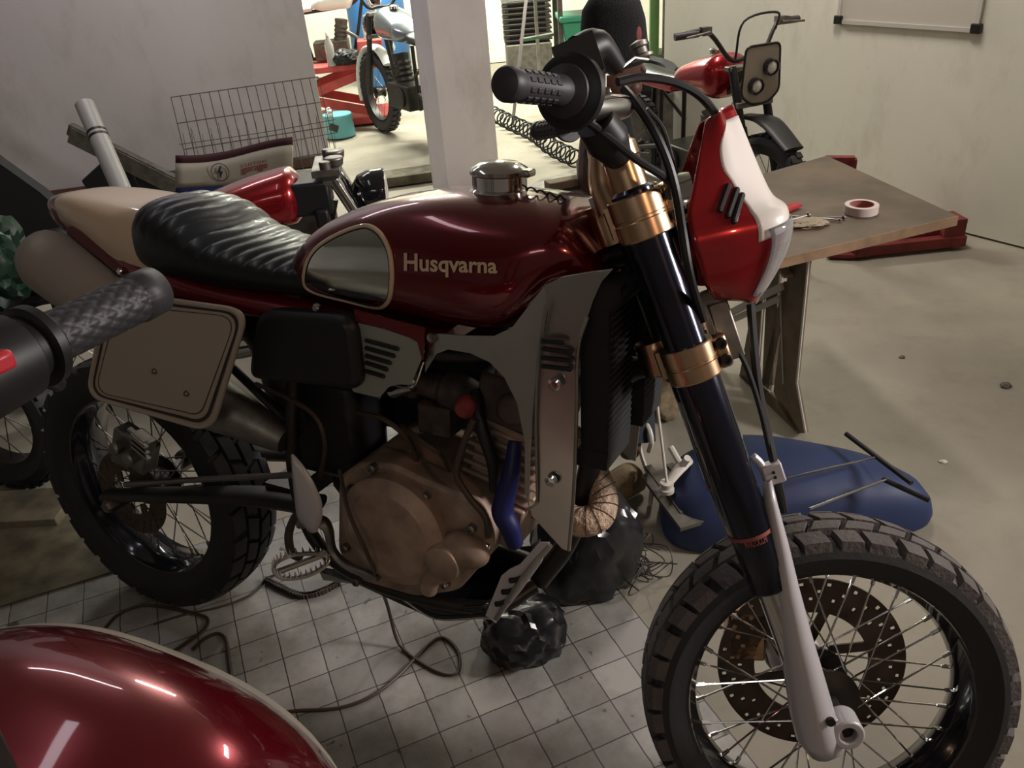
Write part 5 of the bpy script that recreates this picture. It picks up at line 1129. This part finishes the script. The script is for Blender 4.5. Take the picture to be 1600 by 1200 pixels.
for i, (px, py, s_) in enumerate(((1475, 718, .012), (1572, 600, .02), (1410, 555, .012))):
    p = wp(px, py, 0); ragheap('grit_scrap', ['tiny pale scrap of paper on the concrete floor', 'dark smear of grit on the concrete near the right edge', 'small dark crumb on the concrete by the table'][i], 'debris', (p[0], p[1], -.012), (s_*1.0, s_*.8, s_*.5), ['whiteb', 'iron', 'iron'][i], i+2, .3, 2)

# ---- person crouching behind the bike
pp = thing('person', 'person in a black beanie, dark jacket and navy trousers sitting behind the handlebar', 'person', wp(970, 770, 0)*np.array([1, 1, 0]))
PO = np.array(pp.location)
def skin_body(name, verts, edges, radii, m, parent, sub=2):
    me = bpy.data.meshes.new(name); me.from_pydata([tuple(v) for v in verts], edges, []); me.materials.append(K[m])
    o = bpy.data.objects.new(name, me); COL.objects.link(o); o.parent = parent
    o.modifiers.new('skin', 'SKIN'); sk = me.skin_vertices[0].data if me.skin_vertices else None
    if sk is None:
        bm = bmesh.new(); bm.from_mesh(me); ly = bm.verts.layers.skin.verify(); bm.verts.ensure_lookup_table()
        for i, v in enumerate(bm.verts): v[ly].radius = radii[i]; v[ly].use_root = i == 0
        bm.to_mesh(me); bm.free()
    else:
        for i, q in enumerate(sk): q.radius = radii[i]; q.use_root = i == 0
    q = o.modifiers.new('sub', 'SUBSURF'); q.levels = sub; q.render_levels = sub
    for p_ in me.polygons: p_.use_smooth = True
    return o
HD = ay(958, 85, 2.72)-PO            # head centre
foot = np.array([0, 0, .05]); ank = wp(985, 722, .13)-PO; kn = ay(965, 470, 2.12)-PO; pel = ay(948, 400, 2.75)-PO; pel[2] = .42
chest = HD+np.array([-.03, .05, -.36]); neck = HD+np.array([-.04, .02, -.15])
vs = [pel, (pel+chest)/2, chest, neck, HD+[-.02, .0, -.04], kn, ank, pel+[.16, -.0, .0], pel+[.12, -.28, .08], pel+[.12, -.25, -.32], pel+[.12, -.27, -.38]]
skin_body('body', vs, [(0, 1), (1, 2), (2, 3), (3, 4), (0, 5), (5, 6), (0, 7), (7, 8), (8, 9), (9, 10)], [(.12, .10), (.10, .10), (.10, .11), (.055, .055), (.07, .07), (.065, .065), (.035, .035), (.08, .08), (.06, .06), (.04, .04), (.035, .035)], 'skin', pp)
b = B(); hA = np.array([[.93, .36, -.1], [-.36, .93, 0], [.1, 0, 1]])
b.sphere(HD+[.005, 0, -.02], (.088, .07, .105), 24, 16, hA)
f3 = np.array([.93, .30, -.25]); 
b.tube([HD+f3*.075+[0, 0, .0], HD+f3*.105+[0, 0, -.035], HD+f3*.082+[0, 0, -.045]], [.008, .013, .008], seg=8)
b.sphere(HD+f3*.07+[0, 0, -.09], (.03, .03, .03), 12, 8)
for s_ in (-1, 1):
    sd = np.array([-.3, .93, 0])*s_
    b.sphere(HD+sd*.072+[-.005, 0, -.02], (.014, .009, .026), 12, 8)
    b.sphere(HD+f3*.078+sd*.028+[0, 0, -.005], (.012, .012, .009), 10, 6)
b.tube([HD+f3*.085+[-.0, -.022, -.068], HD+f3*.093+[0, 0, -.068], HD+f3*.085+[0, .022, -.068]], .005, seg=6)
b.done('head', 'skin', pp)
b = B(); prof = []
c_ = HD+np.array([0, .0, .0]); axb = np.array([-.10, 0, 1.0]); b.lathe(c_-[-.012, 0, .03], axb, [(0, .096), (.004, .101), (.05, .103), (.055, .100), (.12, .099), (.17, .088), (.20, .062), (.215, .03), (.218, .001)], 40)
bn_ = b.done('beanie', 'knit', pp, angle=60)
lo_ = c_+np.array([.066, -.073, .060]); b = B(); b.sphere(lo_, (.014, .006, .024), 16, 10, np.array([[.74, .66, 0], [-.66, .74, 0], [0, 0, 1]])); b.done('beanie_badge', 'redink', bn_)
# jacket (dark) over torso with arms reaching to the fork
tor = [pel+[0, 0, -.02], (pel+chest)/2, chest, neck+[0, 0, -.03]]
b = B(); b.tube([p+np.array([.045, 0, 0]) for p in tor], [.10, .085, .085, .05], seg=20, flat=1.0); b.done('jacket', 'jacket', pp)
b = B(); sh_ = chest+[.06, -.05, .06]; el_ = chest+[.05, -.28, -.12]; hn_ = ay(985, 420, 2.2)-PO; b.tube([sh_, el_, hn_], [.055, .045, .033], seg=14); b.done('jacket_sleeve', 'jacket', pp)
b = B(); sh2 = chest+[-.02, -.05, .06]; el2 = chest+[-.0, -.3, -.14]; hn2 = ay(955, 440, 2.2)-PO; b.tube([sh2, el2, hn2], [.055, .045, .033], seg=14); b.done('jacket_sleeve', 'jacket', pp)
for hb_, dx in ((hn_, .0), (hn2, -.0)):
    b = B(); b.tube([hb_, hb_+[0, -.03, -.02], hb_+[0, -.07, -.04]], [.026, .036, .03], seg=12, flat=.55)
    for k in range(4): o_ = np.array([-.027+.018*k, 0, 0]); b.tube([hb_+[0, -.07, -.04]+o_, hb_+[0, -.105+.004*abs(k-1.5), -.055]+o_, hb_+[0, -.115+.004*abs(k-1.5), -.085]+o_], [.0085, .008, .007], seg=8)
    b.tube([hb_+[.025, -.035, -.025], hb_+[.045, -.06, -.05], hb_+[.04, -.08, -.07]], [.010, .009, .008], seg=8); b.done('hand', 'skin', pp)
b = B(); b.tube([pel+[0, 0, -.0], pel+(kn-pel)*.5, kn, kn+(ank-kn)*.35, kn+(ank-kn)*.88], [.125, .10, .085, .082, .075], seg=20); b.done('trouser_leg', 'denim', pp)
b = B(); b.tube([pel+[.08, 0, 0], pel+[.11, -.15, .05], pel+[.12, -.28, .07], pel+[.12, -.26, -.13], pel+[.12, -.26, -.31]], [.11, .09, .08, .075, .07], seg=20); b.done('trouser_leg', 'denim', pp)
# shoe
def shoe(an, tip, name='shoe'):
    b = B(); d_ = tip-an; d_[2] = 0; L_ = np.linalg.norm(d_); d_ /= L_; s_ = np.array([-d_[1], d_[0], 0]); R_ = []
    for f_, w_, h_ in ((-.06, .028, .05), (-.04, .036, .095), (.0, .040, .10), (.05, .040, .085), (.11, .046, .062), (.17, .046, .045), (.21, .036, .034), (.235, .015, .02)):
        c_ = np.array([an[0], an[1], 0])+d_*f_
        R_.append([c_+s_*w_*math.copysign(abs(math.cos(a))**.7, math.cos(a))+Z3*(h_/2+.002+h_/2*math.copysign(abs(math.sin(a))**.7, math.sin(a))) for a in [2*PI*k/20 for k in range(20)]])
    b.ring_loft(R_); return b.done(name, 'canvas', pp, sub=1)
shoe(np.array([ank[0]-.01, ank[1]+.02, 0]), wp(945, 790, 0)-PO); shoe(pel+[.12, -.25, 0], pel+[.14, -.6, 0])
b = B(); b.box((0, 0, .16), (.34, .30, .32)); o = b.done('low_stool', 'iron', bevel=.015); o.location = V((PO+pel)*np.array([1, 1, 0])); tag(o, 'low dark box stool under the seated person', 'stool')

# ---- foreground: red tank and the bar of the nearer bike
ft_c = dp(108, 1436, .98); A_f = np.array([[.80, .60, 0], [-.60, .80, 0], [0, 0, 1.0]])
ftk = thing('fuel_tank', 'large glossy dark red motorcycle tank in the bottom left foreground', 'fuel tank', (ft_c[0], ft_c[1], 0)); fo = ft_c-np.array([ft_c[0], ft_c[1], 0])
def nearP(px, py, dep): return dp(px, py, dep)-np.array([ft_c[0], ft_c[1], 0])
FA = np.array([[.90, -.42, -.10], [.42, .90, 0], [.09, -.04, .995]])
def tk(th, ph, k=1.0):
    e = .76; c1, s1_ = math.cos(ph), math.sin(ph); g = lambda v, q: math.copysign(abs(v)**q, v)
    return fo+(np.array([.36*g(s1_, e)*g(math.cos(th), e), .28*g(s1_, e)*g(math.sin(th), e), .30*g(c1, e)])*k)@FA
b = B(); b.ring_loft([[tk(2*PI*k/80, PI*(.02+.96*i/50)) for k in range(80)] for i in range(51)]); sh_ = b.done('tank_shell', 'red', ftk, angle=80)
eo_ = .012*(.5*rt+.85*up)+.06*np.array([-.385, .577, -.72])
b = B(); b.ring_loft([[tk(2*PI*k/60, PI*(.02+.96*i/40))+eo_ for k in range(60)] for i in range(41)]); b.done('cream_edge', 'platecream', ftk, angle=80)
b = B(); b.box((0, 0, (ft_c[2]-.22)/2), (.26, .22, ft_c[2]-.22)); o = b.done('wooden_box', 'oldwood', bevel=.01); o.location = (ft_c[0]+.05, ft_c[1]+.02, 0); tag(o, 'old wooden box under the foreground red tank', 'box')
NB = thing('motorcycle', 'nearest motorcycle at the left edge, diamond pattern black grip and red kill switch', 'motorcycle', (-1.05, .95, 0))
NO = np.array([-1.05, .95, 0])
g0, g1, g2, g3 = dp(238, 455, .60)-NO, dp(62, 538, .52)-NO, dp(-30, 580, .50)-NO, dp(-260, 640, .55)-NO
gdn = g0-g1; L_ = np.linalg.norm(gdn); gdn /= L_
b = B(); b.tube([g0, g1, g2, g3, g3+[-.08, .03, -.02]], .011, seg=14); nhb = b.done('handlebar', 'gloss', NB)
b = B(); s_, t_, u_ = b.frame_of(-gdn); nA, nL = 24, 40; rr = .0168
rings = [[g0+.004*gdn+.012*(math.cos(a)*s_+math.sin(a)*t_) for a in [2*PI*k/72 for k in range(72)]], [g0+.002*gdn+.0175*(math.cos(a)*s_+math.sin(a)*t_) for a in [2*PI*k/72 for k in range(72)]], [g0-.016*gdn+.0178*(math.cos(a)*s_+math.sin(a)*t_) for a in [2*PI*k/72 for k in range(72)]]]
for i in range(110):
    f_ = .018+(L_-.018)*i/109
    rings.append([g0-gdn*f_+(rr-.0009*max(abs(math.sin(a*6+f_*210))**8, abs(math.sin(a*6-f_*210))**8))*(math.cos(a)*s_+math.sin(a)*t_) for a in [2*PI*k/72 for k in range(72)]])
b.ring_loft(rings); b.done('handlebar_grip', 'grip', nhb, angle=80)
b = B(); b.lathe(g1, -gdn, [(-.004, .022), (.0, .0265), (.006, .0265), (.008, .021), (.014, .0215), (.018, .027), (.05, .029), (.085, .026), (.09, .015)], 36); thh = b.done('throttle_housing', 'black', nhb, angle=30)
b = B(); ksw = dp(-6, 566, .468)-NO; b.box(ksw, (.016, .012, .014), ax=(-gdn, t_, s_)); b.done('kill_switch', 'redplastic', thh, bevel=.003)
b = B(); b.tube([dp(90, 600, .60)-NO, dp(60, 590, .56)-NO, dp(20, 600, .54)-NO], .006, seg=10); b.sphere(dp(88, 573, .60)-NO, .006); b.done('brake_lever', 'black', nhb)
for dx in (.0, -.16):
    b = B(); b.cyl(g3+[dx, -.02, .02], np.array([g3[0]+dx, g3[1]-.10, .30]), .022); b.done('fork_leg', 'darksteel', NB)
fwc = np.array([g3[0]-.08, g3[1]-.10, .30])
TN = lambda p: fwc+np.array([p[1], p[0], p[2]-.30])
mini_wheel(NB, 0, .30, .11, .22, 'front_wheel', T=TN, ns=20)
# dark covered bike behind it at the left edge
db, T = simple_bike('motorcycle', 'black motorcycle at the far left edge, its tail pointing at the cream cowl', (-1.62, 2.25, 0), (-.93, .36), .9, 'black', 'leather', forkm='black', bars='none', seat=True)
pA = [ay(-40, 225, 2.85), ay(0, 256, 2.85), ay(62, 300, 2.85), ay(118, 350, 2.85), ay(122, 372, 2.85), ay(60, 395, 2.85), ay(0, 420, 2.85), ay(-60, 420, 2.85)]
b = B(); b.plate([p for p in pA], (.0, .05, 0)); q0 = ay(0, 420, 2.87); b.box((q0[0]-.05, 2.88, q0[2]/2), (.12, .05, q0[2])); o = b.done('fairing_panel', 'jacket', smooth=False); tag(o, 'black pointed fairing panel propped up at the left edge', 'panel')
p = wp(20, 500, .45); ragheap('tarpaulin', 'dark green crumpled sheet bundled on the left black bike', 'sheet', (ay(20, 430, 2.6)[0]-.05, 2.55, ay(20, 480, 2.6)[2]), (.16, .12, .16), 'dkgreen', 6, .4, 4, flatb=False)
b = B(); pp0, pp1 = wp(-60, 800, .02), wp(108, 790, .02); b.bar(pp0, pp1, .16, .03); o = b.done('plank', 'oldwood', bevel=.003); tag(o, 'dark plank on the floor left of the rear tyre', 'plank')

b = B(); b.plate([wp(-60, 800, .004), wp(100, 798, .004), wp(165, 852, .004), wp(196, 888, .004), wp(60, 930, .004), wp(-60, 968, .004)], (0, 0, .004)); o = b.done('cardboard_sheet', 'oldwood', smooth=False); tag(o, 'flat brown sheet of cardboard on the floor left of the rear tyre', 'cardboard')
